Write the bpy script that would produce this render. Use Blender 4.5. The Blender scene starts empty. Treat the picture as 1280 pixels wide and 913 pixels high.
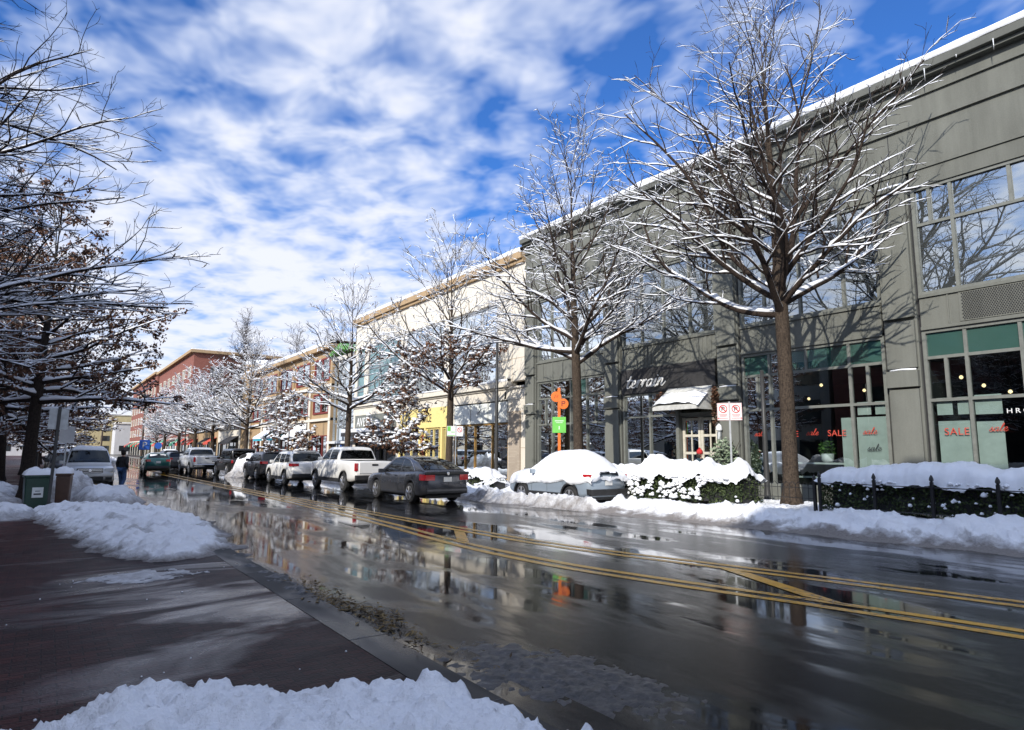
import bpy, bmesh, math, random
from mathutils import Vector, Matrix, noise
R = math.radians
sc = bpy.context.scene
col = sc.collection
rnd = random.Random(7)

# ------------------------------------------------------------------ mesh helper
class MB:
    def __init__(s): s.v=[]; s.f=[]
    def add(s, vs, fs):
        b=len(s.v); s.v.extend([tuple(p) for p in vs]); s.f.extend([tuple(i+b for i in f) for f in fs]); return s
    def quad(s,a,b,c,d): return s.add([a,b,c,d],[(0,1,2,3)])
    def poly(s,pts): return s.add(pts,[tuple(range(len(pts)))])
    def box(s,x0,x1,y0,y1,z0,z1):
        return s.add([(x0,y0,z0),(x1,y0,z0),(x1,y1,z0),(x0,y1,z0),(x0,y0,z1),(x1,y0,z1),(x1,y1,z1),(x0,y1,z1)],
            [(0,3,2,1),(4,5,6,7),(0,1,5,4),(1,2,6,5),(2,3,7,6),(3,0,4,7)])
    def tube(s,pts,rad,n=6,cap=True):
        m=len(pts)
        if not hasattr(rad,'__len__'): rad=[rad]*m
        pts=[Vector(p) for p in pts]
        b=len(s.v); prev=None
        for i in range(m):
            d=(pts[min(i+1,m-1)]-pts[max(i-1,0)])
            if d.length<1e-9: d=Vector((0,0,1))
            d.normalize()
            if prev is None:
                a=Vector((0,0,1)) if abs(d.z)<.9 else Vector((1,0,0))
                u=d.cross(a).normalized()
            else:
                u=prev-d*prev.dot(d)
                u=u.normalized() if u.length>1e-6 else d.orthogonal().normalized()
            prev=u; w=d.cross(u); r=rad[i]; p=pts[i]
            for k in range(n):
                t=2*math.pi*k/n; c=math.cos(t)*r; e=math.sin(t)*r
                s.v.append((p.x+u.x*c+w.x*e,p.y+u.y*c+w.y*e,p.z+u.z*c+w.z*e))
        for i in range(m-1):
            for k in range(n):
                k2=(k+1)%n
                s.f.append((b+i*n+k,b+i*n+k2,b+(i+1)*n+k2,b+(i+1)*n+k))
        if cap:
            s.f.append(tuple(b+k for k in range(n))[::-1]); s.f.append(tuple(b+(m-1)*n+k for k in range(n)))
        return s
    def lathe(s,prof,c=(0,0,0),n=12):
        b=len(s.v)
        for r,z in prof:
            for k in range(n):
                t=2*math.pi*k/n; s.v.append((c[0]+r*math.cos(t),c[1]+r*math.sin(t),c[2]+z))
        for i in range(len(prof)-1):
            for k in range(n):
                k2=(k+1)%n; s.f.append((b+i*n+k,b+i*n+k2,b+(i+1)*n+k2,b+(i+1)*n+k))
        s.f.append(tuple(b+k for k in range(n))[::-1]); s.f.append(tuple(b+(len(prof)-1)*n+k for k in range(n)))
        return s
    def prism(s,poly,axis,a,b):
        """poly: 2-D points; axis 0: (y,z) extruded in x; axis 1: (x,z) extruded in y; axis 2: (x,y) in z"""
        def P(p,t): return (t,p[0],p[1]) if axis==0 else ((p[0],t,p[1]) if axis==1 else (p[0],p[1],t))
        n=len(poly)
        return s.add([P(p,a) for p in poly]+[P(p,b) for p in poly],
            [tuple(range(n))[::-1],tuple(range(n,2*n))]+[(i,(i+1)%n,n+(i+1)%n,n+i) for i in range(n)])
    def grid(s,nu,nv,fn):
        b=len(s.v)
        for i in range(nu):
            for j in range(nv): s.v.append(tuple(fn(i/(nu-1),j/(nv-1))))
        for i in range(nu-1):
            for j in range(nv-1):
                q=b+i*nv+j; s.f.append((q,q+nv,q+nv+1,q+1))
        return s
    def xform(s,M):
        s.v=[tuple(M@Vector(p)) for p in s.v]; return s
    def build(s,name,m,parent=None,smooth=False,world=False,bevel=0,fix=True):
        me=bpy.data.meshes.new(name)
        vs=s.v
        if world and parent is not None:
            L=parent.location; vs=[(p[0]-L.x,p[1]-L.y,p[2]-L.z) for p in vs]
        me.from_pydata(vs,[],s.f)
        if fix and len(s.f)<30000:
            bm=bmesh.new(); bm.from_mesh(me); bmesh.ops.recalc_face_normals(bm,faces=bm.faces); bm.to_mesh(me); bm.free()
        if smooth: me.polygons.foreach_set('use_smooth',[True]*len(me.polygons))
        me.update()
        o=bpy.data.objects.new(name,me); col.objects.link(o)
        if m is not None: me.materials.append(m)
        if parent is not None: o.parent=parent
        if bevel:
            b=o.modifiers.new('b','BEVEL'); b.width=bevel; b.segments=2; b.limit_method='ANGLE'; b.angle_limit=R(35)
            b.harden_normals=False
        if smooth==2:
            b=o.modifiers.new('w','WEIGHTED_NORMAL')
        return o

def tag(o,label=None,cat=None,group=None,kind=None):
    if label: o['label']=label
    if cat: o['category']=cat
    if group: o['group']=group
    if kind: o['kind']=kind
    return o
def thing(name,label,cat,loc=(0,0,0),rz=0,group=None):
    o=bpy.data.objects.new(name,None); col.objects.link(o); o.location=loc; o.rotation_euler=(0,0,rz)
    o.empty_display_size=.2
    return tag(o,label,cat,group)
def copy_tree(o,parent=None):
    c=o.copy(); col.objects.link(c)
    if parent is not None: c.parent=parent
    for ch in list(o.children): copy_tree(ch,c)
    return c
def dup(o,loc,rz,label,group=None):
    c=copy_tree(o); c.location=loc; c.rotation_euler=(0,0,rz); c['label']=label
    if group: c['group']=group
    return c

# ------------------------------------------------------------------ materials
class NT:
    def __init__(s,name):
        s.m=bpy.data.materials.new(name); s.m.use_nodes=True; s.t=s.m.node_tree; s.b=s.t.nodes['Principled BSDF']
        s.out=s.t.nodes['Material Output']; s._c=None
    def n(s,typ,**k):
        x=s.t.nodes.new(typ)
        for a,b in k.items(): setattr(x,a,b)
        return x
    def link(s,a,b): s.t.links.new(a,b)
    def setv(s,sock,v):
        if hasattr(v,'is_linked') or hasattr(v,'links'): s.link(v,sock)
        else:
            if sock.type=='RGBA' and len(v)==3: v=(*v,1)
            sock.default_value=v
    def co(s,scale=(1,1,1),kind='Object'):
        if s._c is None: s._c=s.n('ShaderNodeTexCoord')
        m=s.n('ShaderNodeMapping'); s.link(s._c.outputs[kind],m.inputs[0]); m.inputs['Scale'].default_value=scale
        return m.outputs[0]
    def noise(s,scale,detail=4,vec=None,rough=.55,dist=0):
        x=s.n('ShaderNodeTexNoise'); x.inputs['Scale'].default_value=scale; x.inputs['Detail'].default_value=detail
        x.inputs['Roughness'].default_value=rough; x.inputs['Distortion'].default_value=dist
        s.link(vec if vec is not None else s.co(),x.inputs['Vector']); return x.outputs[0]
    def ramp(s,fac,stops):
        x=s.n('ShaderNodeValToRGB'); e=x.color_ramp.elements
        while len(e)<len(stops): e.new(.5)
        for i,(p,c) in enumerate(stops):
            e[i].position=p
            if not hasattr(c,'__len__'): c=(c,c,c)
            e[i].color=(*c[:3],1)
        s.link(fac,x.inputs[0]); return x.outputs[0]
    def mix(s,fac,a,b,mode='MIX'):
        x=s.n('ShaderNodeMix',data_type='RGBA',blend_type=mode)
        s.setv(x.inputs[0],fac); s.setv(x.inputs[6],a); s.setv(x.inputs[7],b); return x.outputs[2]
    def math(s,op,a,b=0.,clamp=False):
        x=s.n('ShaderNodeMath',operation=op,use_clamp=clamp); s.setv(x.inputs[0],a); s.setv(x.inputs[1],b); return x.outputs[0]
    def sep(s,vec):
        x=s.n('ShaderNodeSeparateXYZ'); s.link(vec,x.inputs[0]); return x.outputs
    def bump(s,h,strength=.3,dist=.02):
        x=s.n('ShaderNodeBump'); x.inputs['Strength'].default_value=strength; x.inputs['Distance'].default_value=dist
        s.link(h,x.inputs['Height']); s.link(x.outputs[0],s.b.inputs['Normal']); return x.outputs[0]
    def set(s,**k):
        names=dict(col='Base Color',rough='Roughness',metal='Metallic',spec='Specular IOR Level',emit='Emission Color',es='Emission Strength',coat='Coat Weight',ior='IOR',alpha='Alpha',sss='Subsurface Weight')
        for a,v in k.items(): s.setv(s.b.inputs[names[a]],v)
        return s

MAT={}
def plain(name,c,rough=.6,metal=0,var=.15,scale=6,spec=.5,bump=0,coat=0,bscale=None):
    t=NT(name); nz=t.noise(scale,5)
    t.set(col=t.mix(t.ramp(nz,[(.3,0),(.7,1)]),tuple(x*(1-var) for x in c),tuple(min(1,x*(1+var)) for x in c)),rough=rough,metal=metal,spec=spec,coat=coat)
    if bump: t.bump(t.noise(bscale or scale*6,5),bump,.01)
    MAT[name]=t.m; return t.m
def emit(name,c,e):
    t=NT(name); t.set(col=c,emit=c,es=e); MAT[name]=t.m
def paint(name,c,metal=.0,rough=.28,dirt=.5):
    """car paint with winter road grime that gathers towards the sills"""
    t=NT(name); z=t.sep(t.co())[2]
    g=t.ramp(t.math('ADD',z,t.math('MULTIPLY',t.noise(7,5),.5)),[(.45,1),(1.0,0)])
    g=t.math('MULTIPLY',g,dirt)
    t.set(col=t.mix(g,c,(.16,.15,.14)),rough=t.math('ADD',t.math('MULTIPLY',g,.5),rough,True),metal=metal,coat=.6)
    t.b.inputs['Coat Roughness'].default_value=.08
    MAT[name]=t.m
def stucco(name,c,streak=.25,bump=.25,scale=1.2,rough=.85):
    t=NT(name); a=t.math('ADD',t.math('MULTIPLY',t.noise(scale,6,t.co((1,1,.35))),.6),t.math('MULTIPLY',t.noise(1,5,t.co((4,4,.22)),.65),.4)); b=t.noise(30,4)
    k=t.mix(t.ramp(a,[(.3,0),(.75,1)]),tuple(x*(1-streak) for x in c),tuple(min(1,x*(1+streak*.6)) for x in c))
    k=t.mix(.25,k,t.mix(b,(0,0,0),c))
    t.set(col=k,rough=rough,spec=.25); t.bump(t.noise(60,5),bump,.004); MAT[name]=t.m
def brick(name,c1,c2,mortar,sx=1,rot=(0,0,0),scale=4.0,rough=.8,bw=.9,rh=.3,vec='side'):
    t=NT(name)
    if vec=='side':
        o=t.sep(t.co()); cb=t.n('ShaderNodeCombineXYZ'); t.link(t.math('ADD',o[1],o[0]),cb.inputs[0]); t.link(o[2],cb.inputs[1]); v=cb.outputs[0]
    else: v=t.co()
    x=t.n('ShaderNodeTexBrick'); x.inputs['Scale'].default_value=scale; x.inputs['Color1'].default_value=(*c1,1); x.inputs['Color2'].default_value=(*c2,1)
    x.inputs['Mortar'].default_value=(*mortar,1); x.inputs['Mortar Size'].default_value=.012; x.inputs['Brick Width'].default_value=bw; x.inputs['Row Height'].default_value=rh
    t.link(v,x.inputs[0]); nz=t.noise(1.3,6)
    t.set(col=t.mix(.6,x.outputs[0],t.mix(nz,tuple(q*.5 for q in c1),c2)),rough=rough)
    t.bump(x.outputs[1],-.4,.01); MAT[name]=t.m
def glass(name,tint,refl=1.7,rough=.0,body=None,bodyf=0.):
    """window pane: mirror-like at grazing angles, clear otherwise; body = backing seen in the pane; in window_upper, sky brightness painted in"""
    t=NT(name); t.t.nodes.remove(t.b)
    tr=t.n('ShaderNodeBsdfTransparent'); tr.inputs[0].default_value=(*tint,1)
    gl=t.n('ShaderNodeBsdfGlossy'); gl.inputs['Roughness'].default_value=rough; gl.inputs[0].default_value=(.9,.95,.95,1)
    fr=t.n('ShaderNodeFresnel'); fr.inputs[0].default_value=refl
    w=t.n('ShaderNodeBump'); w.inputs['Strength'].default_value=.02; w.inputs['Distance'].default_value=.02
    t.link(t.noise(1.1,2),w.inputs['Height']); t.link(w.outputs[0],gl.inputs['Normal'])
    base=tr.outputs[0]
    if body:
        d=t.n('ShaderNodeBsdfDiffuse'); t.link(t.mix(t.noise(.6,4),tuple(x*.75 for x in body),tuple(min(1,x*1.2) for x in body)),d.inputs[0])
        m0=t.n('ShaderNodeMixShader'); m0.inputs[0].default_value=bodyf; t.link(base,m0.inputs[1]); t.link(d.outputs[0],m0.inputs[2]); base=m0.outputs[0]
    m=t.n('ShaderNodeMixShader'); t.link(fr.outputs[0],m.inputs[0]); t.link(base,m.inputs[1]); t.link(gl.outputs[0],m.inputs[2])
    t.link(m.outputs[0],t.out.inputs[0]); MAT[name]=t.m

stucco('gray_stucco',(.192,.197,.172),.36); stucco('gray_dark',(.145,.15,.135)); stucco('cream_stone',(.80,.74,.63),.14); stucco('white_stone',(.70,.66,.58),.18)
stucco('tan_stone',(.47,.33,.19),.2); stucco('beige_wall',(.42,.40,.33),.25); stucco('concrete',(.24,.235,.22),.3); stucco('far_yellow',(.55,.46,.26),.2)
stucco('far_white',(.66,.66,.66),.15)
brick('red_brick',(.30,.098,.066),(.235,.08,.056),(.34,.26,.22),scale=4,bw=.9,rh=.3)
brick('ledge_stone',(.55,.47,.37),(.40,.33,.26),(.2,.17,.14),scale=3.2,bw=1.1,rh=.28)
plain('frame_gray',(.165,.172,.152),.5); plain('frame_dark',(.03,.03,.032),.4); plain('red_frame',(.20,.03,.025),.5); plain('sign_black',(.028,.027,.027),.65,var=.35,scale=3)
plain('white_paint',(.75,.75,.73),.5,var=.06); plain('panel_white',(.72,.74,.70),.7,var=.12,scale=3); plain('dark_room',(.035,.035,.035),.9,var=.4,scale=1)
plain('warm_room',(.13,.10,.07),.9,var=.4,scale=1); plain('wood_gold',(.33,.19,.055),.6,var=.4,scale=2); plain('room_floor',(.16,.13,.10),.6)
plain('yellow_panel',(.82,.66,.26),.6,var=.06); plain('black_metal',(.015,.015,.016),.45); plain('galv',(.40,.42,.43),.45,metal=.6,var=.2); plain('dark_pole',(.035,.035,.034),.5)
plain('orange_paint',(.80,.17,.02),.5,var=.08); plain('green_sign',(.16,.55,.09),.5,var=.06); plain('red_ink',(.50,.06,.035),.6,var=.05); plain('sign_red',(.60,.03,.03),.5,var=.05)
plain('lime_band',(.10,.30,.06),.5); plain('blue_sign',(.02,.10,.42),.5,var=.05); plain('bin_green',(.012,.045,.028),.42,var=.2); plain('bin_brown',(.09,.05,.035),.5); plain('rubber',(.018,.018,.018),.85,bump=.3)
plain('tyre',(.02,.02,.02),.8,var=.5,scale=9); plain('rim_metal',(.45,.45,.46),.3,metal=.85,var=.15); plain('trim_black',(.02,.02,.021),.55,var=.4); plain('chrome',(.6,.6,.6),.12,metal=1,var=.05)
plain('plate_white',(.65,.65,.62),.5); plain('awning_red',(.55,.08,.05),.7); plain('awning_green',(.05,.30,.16),.7); plain('awning_teal',(.03,.38,.50),.6); plain('awning_dark',(.03,.03,.035),.8)
plain('canvas_gray',(.52,.52,.49),.9,bump=.2); plain('door_cream',(.60,.56,.46),.5); plain('grass_blade',(.10,.20,.04),.7)
plain('wood_pole',(.10,.075,.055),.9,var=.3); plain('pink_goods',(.75,.08,.18),.7); plain('teal_bag',(.10,.50,.45),.6); plain('purple_cloth',(.30,.20,.38),.8)
plain('skin',(.52,.32,.23),.55,var=.06); plain('jacket_black',(.028,.027,.03),.85,var=.5,scale=9,bump=.5,bscale=22); plain('jeans',(.055,.11,.24),.85,var=.35,scale=9,bump=.4,bscale=30); plain('coat_navy',(.02,.05,.07),.85,var=.4)
plain('knit_red',(.50,.03,.03),.95,bump=.6); plain('shoe',(.03,.025,.02),.6); plain('hair_dark',(.02,.015,.012),.8); plain('mannequin',(.62,.64,.60),.5)
plain('stone_pebble',(.05,.048,.046),.7)
glass('window_glass',(.55,.63,.61),1.9); glass('window_upper',(.5,.6,.6),4.6,body=(.42,.47,.48),bodyf=.16); glass('glass_teal',(.25,.4,.38),1.9,body=(.055,.125,.105),bodyf=.8)  # window_upper: pale body colour imitates bright reflected sky
glass('glass_cream_building',(.5,.6,.6),2.0,body=(.24,.44,.46),bodyf=.55); glass('tower_glass',(.3,.5,.55),2.2,body=(.06,.2,.26),bodyf=.5)
glass('car_glass',(.12,.14,.15),1.6); glass('far_glass',(.1,.1,.1),1.6,body=(.03,.035,.04),bodyf=.8)
emit('lamp_warm',(1,.72,.38),3.0); emit('tail_lit',(1,.05,.03),.35)
paint('paint_gray',(.060,.064,.075),.5,.25,.35); paint('paint_white',(.72,.71,.68),0,.3,.35); paint('paint_dark',(.035,.035,.04),.4,.3,.4); paint('paint_black',(.015,.015,.016),.2,.3,.4)
paint('paint_silver',(.62,.63,.64),.3,.3,.4); paint('paint_green',(.02,.12,.11),.3,.3,.35); paint('paint_blue_silver',(.30,.36,.42),.3,.32,.2)
t=NT('tail_red'); t.set(col=(.42,.012,.015),rough=.15,coat=1.); MAT['tail_red']=t.m
t=NT('lamp_clear'); t.set(col=(.7,.72,.74),rough=.1,coat=1.); MAT['lamp_clear']=t.m

# bark
def bark(name,c1,c2):
    t=NT(name); a=t.math('ADD',t.math('MULTIPLY',t.noise(5,8,t.co((5,5,1.6)),.7),.6),t.math('MULTIPLY',t.noise(14,6,t.co((1,1,2.2)),.7),.4)); t.set(col=t.ramp(a,[(.38,c1),(.60,c2)]),rough=.95,spec=.15)
    t.bump(a,1.0,.06); MAT[name]=t.m
bark('bark',(.026,.020,.016),(.10,.075,.055)); bark('bark_dark',(.018,.014,.012),(.055,.043,.036)); bark('twig',(.028,.021,.017),(.068,.05,.04)); bark('twig_dark',(.018,.014,.012),(.04,.03,.025))
# leaves
def leafmat(name,c1,c2):
    t=NT(name); o=t.n('ShaderNodeNewGeometry'); t.set(col=t.mix(o.outputs['Random Per Island'],c1,c2),rough=.7,spec=.3)
    MAT[name]=t.m
leafmat('brown_leaf',(.05,.025,.014),(.19,.095,.055)); leafmat('hedge_leaf',(.016,.028,.012),(.085,.115,.042)); leafmat('plant_leaf',(.04,.10,.025),(.14,.26,.06)); leafmat('pale_leaf',(.10,.15,.08),(.36,.42,.30))
leafmat('litter_leaf',(.05,.03,.015),(.22,.15,.05))
# snow; attribute 'dirt' (0..1) greys it
def snow(name,attr=True,bump=.5,scale=9,dist=.05):
    t=NT(name); n1=t.noise(scale,6,rough=.6); n2=t.noise(60,3)
    c=(.86,.875,.90)
    if attr:
        a=t.n('ShaderNodeAttribute',attribute_name='dirt'); k=t.math('MULTIPLY',a.outputs['Fac'],1.0)
        k=t.math('ADD',k,t.math('MULTIPLY',t.math('SUBTRACT',t.noise(5,6,rough=.7),.5),1.1))
        k=t.ramp(t.math('MULTIPLY',k,t.ramp(a.outputs['Fac'],[(.02,0),(.2,1)])),[(.04,0),(.32,.55),(.7,1)])
        k=t.mix(t.ramp(t.noise(38,4,rough=.7),[(.66,0),(.74,.45)]),k,(1,1,1))
        c=t.mix(k,c,t.mix(t.noise(26,6,rough=.7),(.045,.040,.036),(.40,.37,.35)))
    t.set(col=c,rough=.62,spec=.3)
    h=t.math('ADD',n1,t.math('MULTIPLY',n2,.25)); t.bump(h,bump,dist)
    MAT[name]=t.m
snow('snow_dirty',True,.8,12,.05); t=NT('slush_wet'); nz=t.noise(16,6,rough=.7); t.set(col=t.ramp(nz,[(.35,(.018,.017,.016)),(.6,(.07,.066,.062)),(.75,(.20,.19,.19))]),rough=.45); t.bump(nz,.8,.02); MAT['slush_wet']=t.m
snow('snow_clean',False,.35,5); snow('snow_branch',False,.3,20,.02)
# ------------------------------------------------------------------ ground, road, pavements
def road_mat():
    t=NT('wet_asphalt'); o=t.sep(t.co())
    fine=t.noise(90,4,rough=.7); agg=t.noise(22,5,rough=.7)
    w=t.noise(1.0,5,t.co((.42,.17,1)),.55,.6)            # pools drawn out along the traffic
    w2=t.noise(1.0,4,t.co((1.5,.35,1)),.6,.3)
    x=o[0]; y=o[1]
    bias=t.ramp(t.math('MULTIPLY',t.math('ADD',y,10),.02),[(.22,-.10),(.36,.04),(.62,.13)])   # wetter farther on
    bx=t.ramp(t.math('MULTIPLY',x,.0625),[(.15,.06),(.42,.05),(.62,.0),(.9,-.0)])
    k=t.math('ADD',t.math('ADD',w,t.math('MULTIPLY',t.math('SUBTRACT',w2,.5),.75)),t.math('ADD',bias,bx))
    pool=t.ramp(k,[(.50,0),(.565,.5),(.63,1)])
    tracks=t.noise(1.0,4,t.co((5,.12,1)),.6)
    r=t.mix(pool,t.mix(tracks,(.13,.13,.13),(.25,.25,.25)),t.mix(w2,(.02,.02,.02),(.07,.07,.07)))
    c=t.mix(agg,(.002,.002,.0022),(.010,.0098,.0095)); c=t.mix(t.ramp(t.noise(.5,5),[(.4,0),(.7,1)]),c,t.mix(.5,c,(.011,.0108,.0105)))
    c=t.mix(pool,c,(.012,.012,.012))
    t.set(col=c,rough=r,spec=t.math('ADD',t.math('MULTIPLY',pool,.42),.08))
    inv=t.math('SUBTRACT',1.0,pool)
    h=t.math('ADD',t.math('MULTIPLY',t.math('ADD',fine,agg),inv),t.math('MULTIPLY',t.noise(3.5,2),t.math('MULTIPLY',pool,.25)))
    t.bump(h,.30,.004); return t.m
MAT['road']=road_mat()
def paver_mat():
    t=NT('wet_pavers'); x=t.n('ShaderNodeTexBrick'); x.inputs['Scale'].default_value=5; x.inputs['Color1'].default_value=(.15,.046,.036,1); x.inputs['Color2'].default_value=(.055,.024,.020,1)
    x.inputs['Mortar'].default_value=(.014,.012,.011,1); x.inputs['Mortar Size'].default_value=.03; x.inputs['Brick Width'].default_value=1.0; x.inputs['Row Height'].default_value=.5
    t.link(t.co(),x.inputs[0])
    w=t.noise(1,5,t.co((.28,.75,1)),.6,.8); o=t.sep(t.co())
    by=t.ramp(t.math('MULTIPLY',o[1],.05),[(.28,.05),(.42,.12),(.55,-.02),(.8,-.12)])
    pool=t.ramp(t.math('ADD',w,by),[(.58,0),(.66,.55),(.74,1)])
    nz=t.noise(2.2,5)
    far=t.ramp(t.math('ADD',t.math('MULTIPLY',o[0],.25),t.math('MULTIPLY',t.noise(.9,5),.8)),[(.15,0),(.62,1)])
    c=t.mix(.40,x.outputs[0],t.ramp(t.noise(.7,6),[(.38,(.008,.007,.007)),(.66,(.045,.022,.019))]))
    c=t.mix(far,c,t.mix(.22,t.mix(nz,(.007,.007,.0075),(.022,.020,.020)),x.outputs[0]))
    t.set(col=t.mix(pool,c,t.mix(.55,c,(.02,.014,.013))),rough=t.mix(pool,t.mix(nz,(.30,.30,.30),(.6,.6,.6)),(.08,.08,.08)),spec=t.math('ADD',t.math('MULTIPLY',pool,.38),.05))
    inv=t.math('SUBTRACT',1.0,pool)
    h=t.math('ADD',t.math('MULTIPLY',x.outputs[1],-.8),t.math('MULTIPLY',t.noise(40,4),.5))
    t.bump(t.math('MULTIPLY',h,t.math('ADD',t.math('MULTIPLY',inv,.85),.15)),.8,.012); return t.m
MAT['pavers']=paver_mat()
def wetconc():
    t=NT('wet_concrete'); nz=t.noise(1.3,6); p=t.ramp(t.noise(1,4,t.co((.8,.25,1))),[(.46,0),(.64,1)])
    t.set(col=t.mix(nz,(.014,.0136,.013),(.050,.047,.043)),rough=t.mix(p,(.6,.6,.6),(.12,.12,.12)),spec=.14); t.bump(t.noise(50,4),.2,.005); return t.m
MAT['wet_concrete']=wetconc()
plain('earth',(.10,.09,.08),.9,scale=.1)
def yellow():
    t=NT('road_yellow'); nz=t.noise(9,7,rough=.75); a=t.noise(1,4,t.co((2,.3,1)))
    k=t.ramp(t.math('ADD',nz,t.math('MULTIPLY',t.math('SUBTRACT',a,.5),.5)),[(.30,0),(.50,1)])
    t.set(col=t.mix(k,(.05,.042,.028),t.mix(t.noise(2,4),(.55,.27,.015),(.76,.40,.025))),rough=t.mix(a,(.16,.16,.16),(.45,.45,.45))); t.bump(nz,.25,.008); return t.m
MAT['yellow']=yellow()

def S(o): return tag(o,kind='structure')
S(MB().quad((-900,-300,-.06),(900,-300,-.06),(900,1500,-.06),(-900,1500,-.06)).build('ground',MAT['earth']))
S(MB().quad((-.3,-60,0),(15.4,-60,0),(15.4,460,0),(-.3,460,0)).build('road',MAT['road']))
# near-side pavement with a flush kerb corner, then set back behind the parking bay
edge=[(2.45,-60),(2.45,11.2),(2.5,14),(2.3,17),(1.6,20),(.6,22.5),(-.1,25),(-.1,460)]
mb=MB()
for (xa,ya),(xb,yb) in zip(edge,edge[1:]): mb.quad((-14,ya,.03),(xa,ya,.03),(xb,yb,.03),(-14,yb,.03))
S(mb.build('pavement',MAT['pavers']))
def off(e,d): return [(x+d,y+(d*.5 if 11<y<16 else 0)) for x,y in e]
def strip(name,e0,e1,z,m):
    mb=MB()
    for i in range(len(e0)-1): mb.quad((*e0[i],z),(*e1[i],z),(*e1[i+1],z),(*e0[i+1],z))
    return S(mb.build(name,m))
strip('kerb',edge,off(edge,.36),.034,MAT['wet_concrete'])
strip('gutter',off(edge,.36),off(edge,.80),.012,MAT['road'])
for y in range(-6,11,2): S(MB().box(2.452,2.808,y,y+.012,.03,.0365).build('kerb_joint',MAT['frame_dark']))
# far-side kerb and pavement
S(MB().box(15.30,15.48,-60,460,-.05,.15).build('kerb',MAT['concrete'],bevel=.02))
S(MB().quad((15.48,-60,.145),(30,-60,.145),(30,460,.145),(15.48,460,.145)).build('pavement',MAT['wet_concrete']))

# yellow lines: two double lines that spread into a hatched median towards the near end
near=[(8.9,-6),(8.55,0),(8.1,2.6),(7.72,4.3),(7.2,6.3),(6.8,8.4),(6.72,11.3),(6.95,14.7),(7.08,20),(7.12,31),(7.0,60),(6.6,160),(6.2,400)]
farl=[(11.4,-6),(10.4,0),(9.72,2.9),(9.42,4.3),(8.98,6.2),(8.2,9.6),(7.95,13),(7.85,16),(7.78,20),(7.5,31),(7.3,60),(6.9,160),(6.5,400)]
def resample(pl,n=60):
    out=[]
    for i in range(len(pl)-1):
        p0=pl[max(i-1,0)];p1=pl[i];p2=pl[i+1];p3=pl[min(i+2,len(pl)-1)]
        k=8
        for j in range(k):
            t=j/k; q=[]
            for a in (0,1):
                m1=(p2[a]-p0[a])/max(p2[1]-p0[1],1e-6)*(p2[1]-p1[1]); m2=(p3[a]-p1[a])/max(p3[1]-p1[1],1e-6)*(p2[1]-p1[1])
                q.append((2*t**3-3*t*t+1)*p1[a]+(t**3-2*t*t+t)*m1+(-2*t**3+3*t*t)*p2[a]+(t**3-t*t)*m2)
            out.append(tuple(q))
    out.append(pl[-1]); return out
mb=MB()
def line(pl,d,w=.15):
    P=resample(pl)
    for (xa,ya),(xb,yb) in zip(P,P[1:]):
        mb.quad((xa+d-w/2,ya,.005),(xa+d+w/2,ya,.005),(xb+d+w/2,yb,.005),(xb+d-w/2,yb,.005))
line(near,-.15); line(near,.15); line(farl,-.15); line(farl,.15)
for (xa,ya,xb,yb,w) in ((7.9,4.45,8.72,6.35,.36),(6.95,11.4,7.68,12.75,.30)):
    mb.add([(xa,ya-w,.009),(xa,ya+w*.6,.009),(xb,yb+w*.6,.009),(xb,yb-w,.009)],[(0,1,2,3)])
S(mb.build('road_marking',MAT['yellow']))

# ------------------------------------------------------------------ snow banks
def fr(x,y,s,o=5,z=0): return noise.fractal(Vector((x*s,y*s,z)),.55,2.1,o)
def vor(x,y,s,z=0): return noise.voronoi(Vector((x*s,y*s,z)))[0][0]
def sm(t): t=max(0,min(1,t)); return t*t*(3-2*t)
def hf(name,x0,x1,y0,y1,st,fn,label=None,mat='snow_dirty'):
    nx=int((x1-x0)/st)+1; ny=int((y1-y0)/st)+1
    idx={}; V=[];D=[];H={}
    for i in range(nx):
        for j in range(ny):
            x=x0+i*st; y=y0+j*st; h,d=fn(x,y); H[i,j]=(h,d)
    def vid(i,j):
        if (i,j) not in idx:
            h,d=H[i,j]; idx[i,j]=len(V); V.append((x0+i*st+.3*st*math.sin(i*12.9+j*78.2),y0+j*st+.3*st*math.sin(i*39.3+j*11.1),max(h,-.03))); D.append(d)
        return idx[i,j]
    F=[]
    for i in range(nx-1):
        for j in range(ny-1):
            if max(H[i,j][0],H[i+1,j][0],H[i,j+1][0],H[i+1,j+1][0])>.0: F.append((vid(i,j),vid(i+1,j),vid(i+1,j+1),vid(i,j+1)))
    me=bpy.data.meshes.new(name); me.from_pydata(V,[],F)
    a=me.attributes.new('dirt','FLOAT','POINT'); a.data.foreach_set('value',D)
    me.polygons.foreach_set('use_smooth',[True]*len(F)); me.materials.append(MAT[mat])
    o=bpy.data.objects.new(name,me); col.objects.link(o); tag(o,kind='stuff')
    if label: tag(o,label,'snow')
    return o
def lumps(x,y,s,z=0): return max(0,.55-vor(x,y,s,z))
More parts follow.
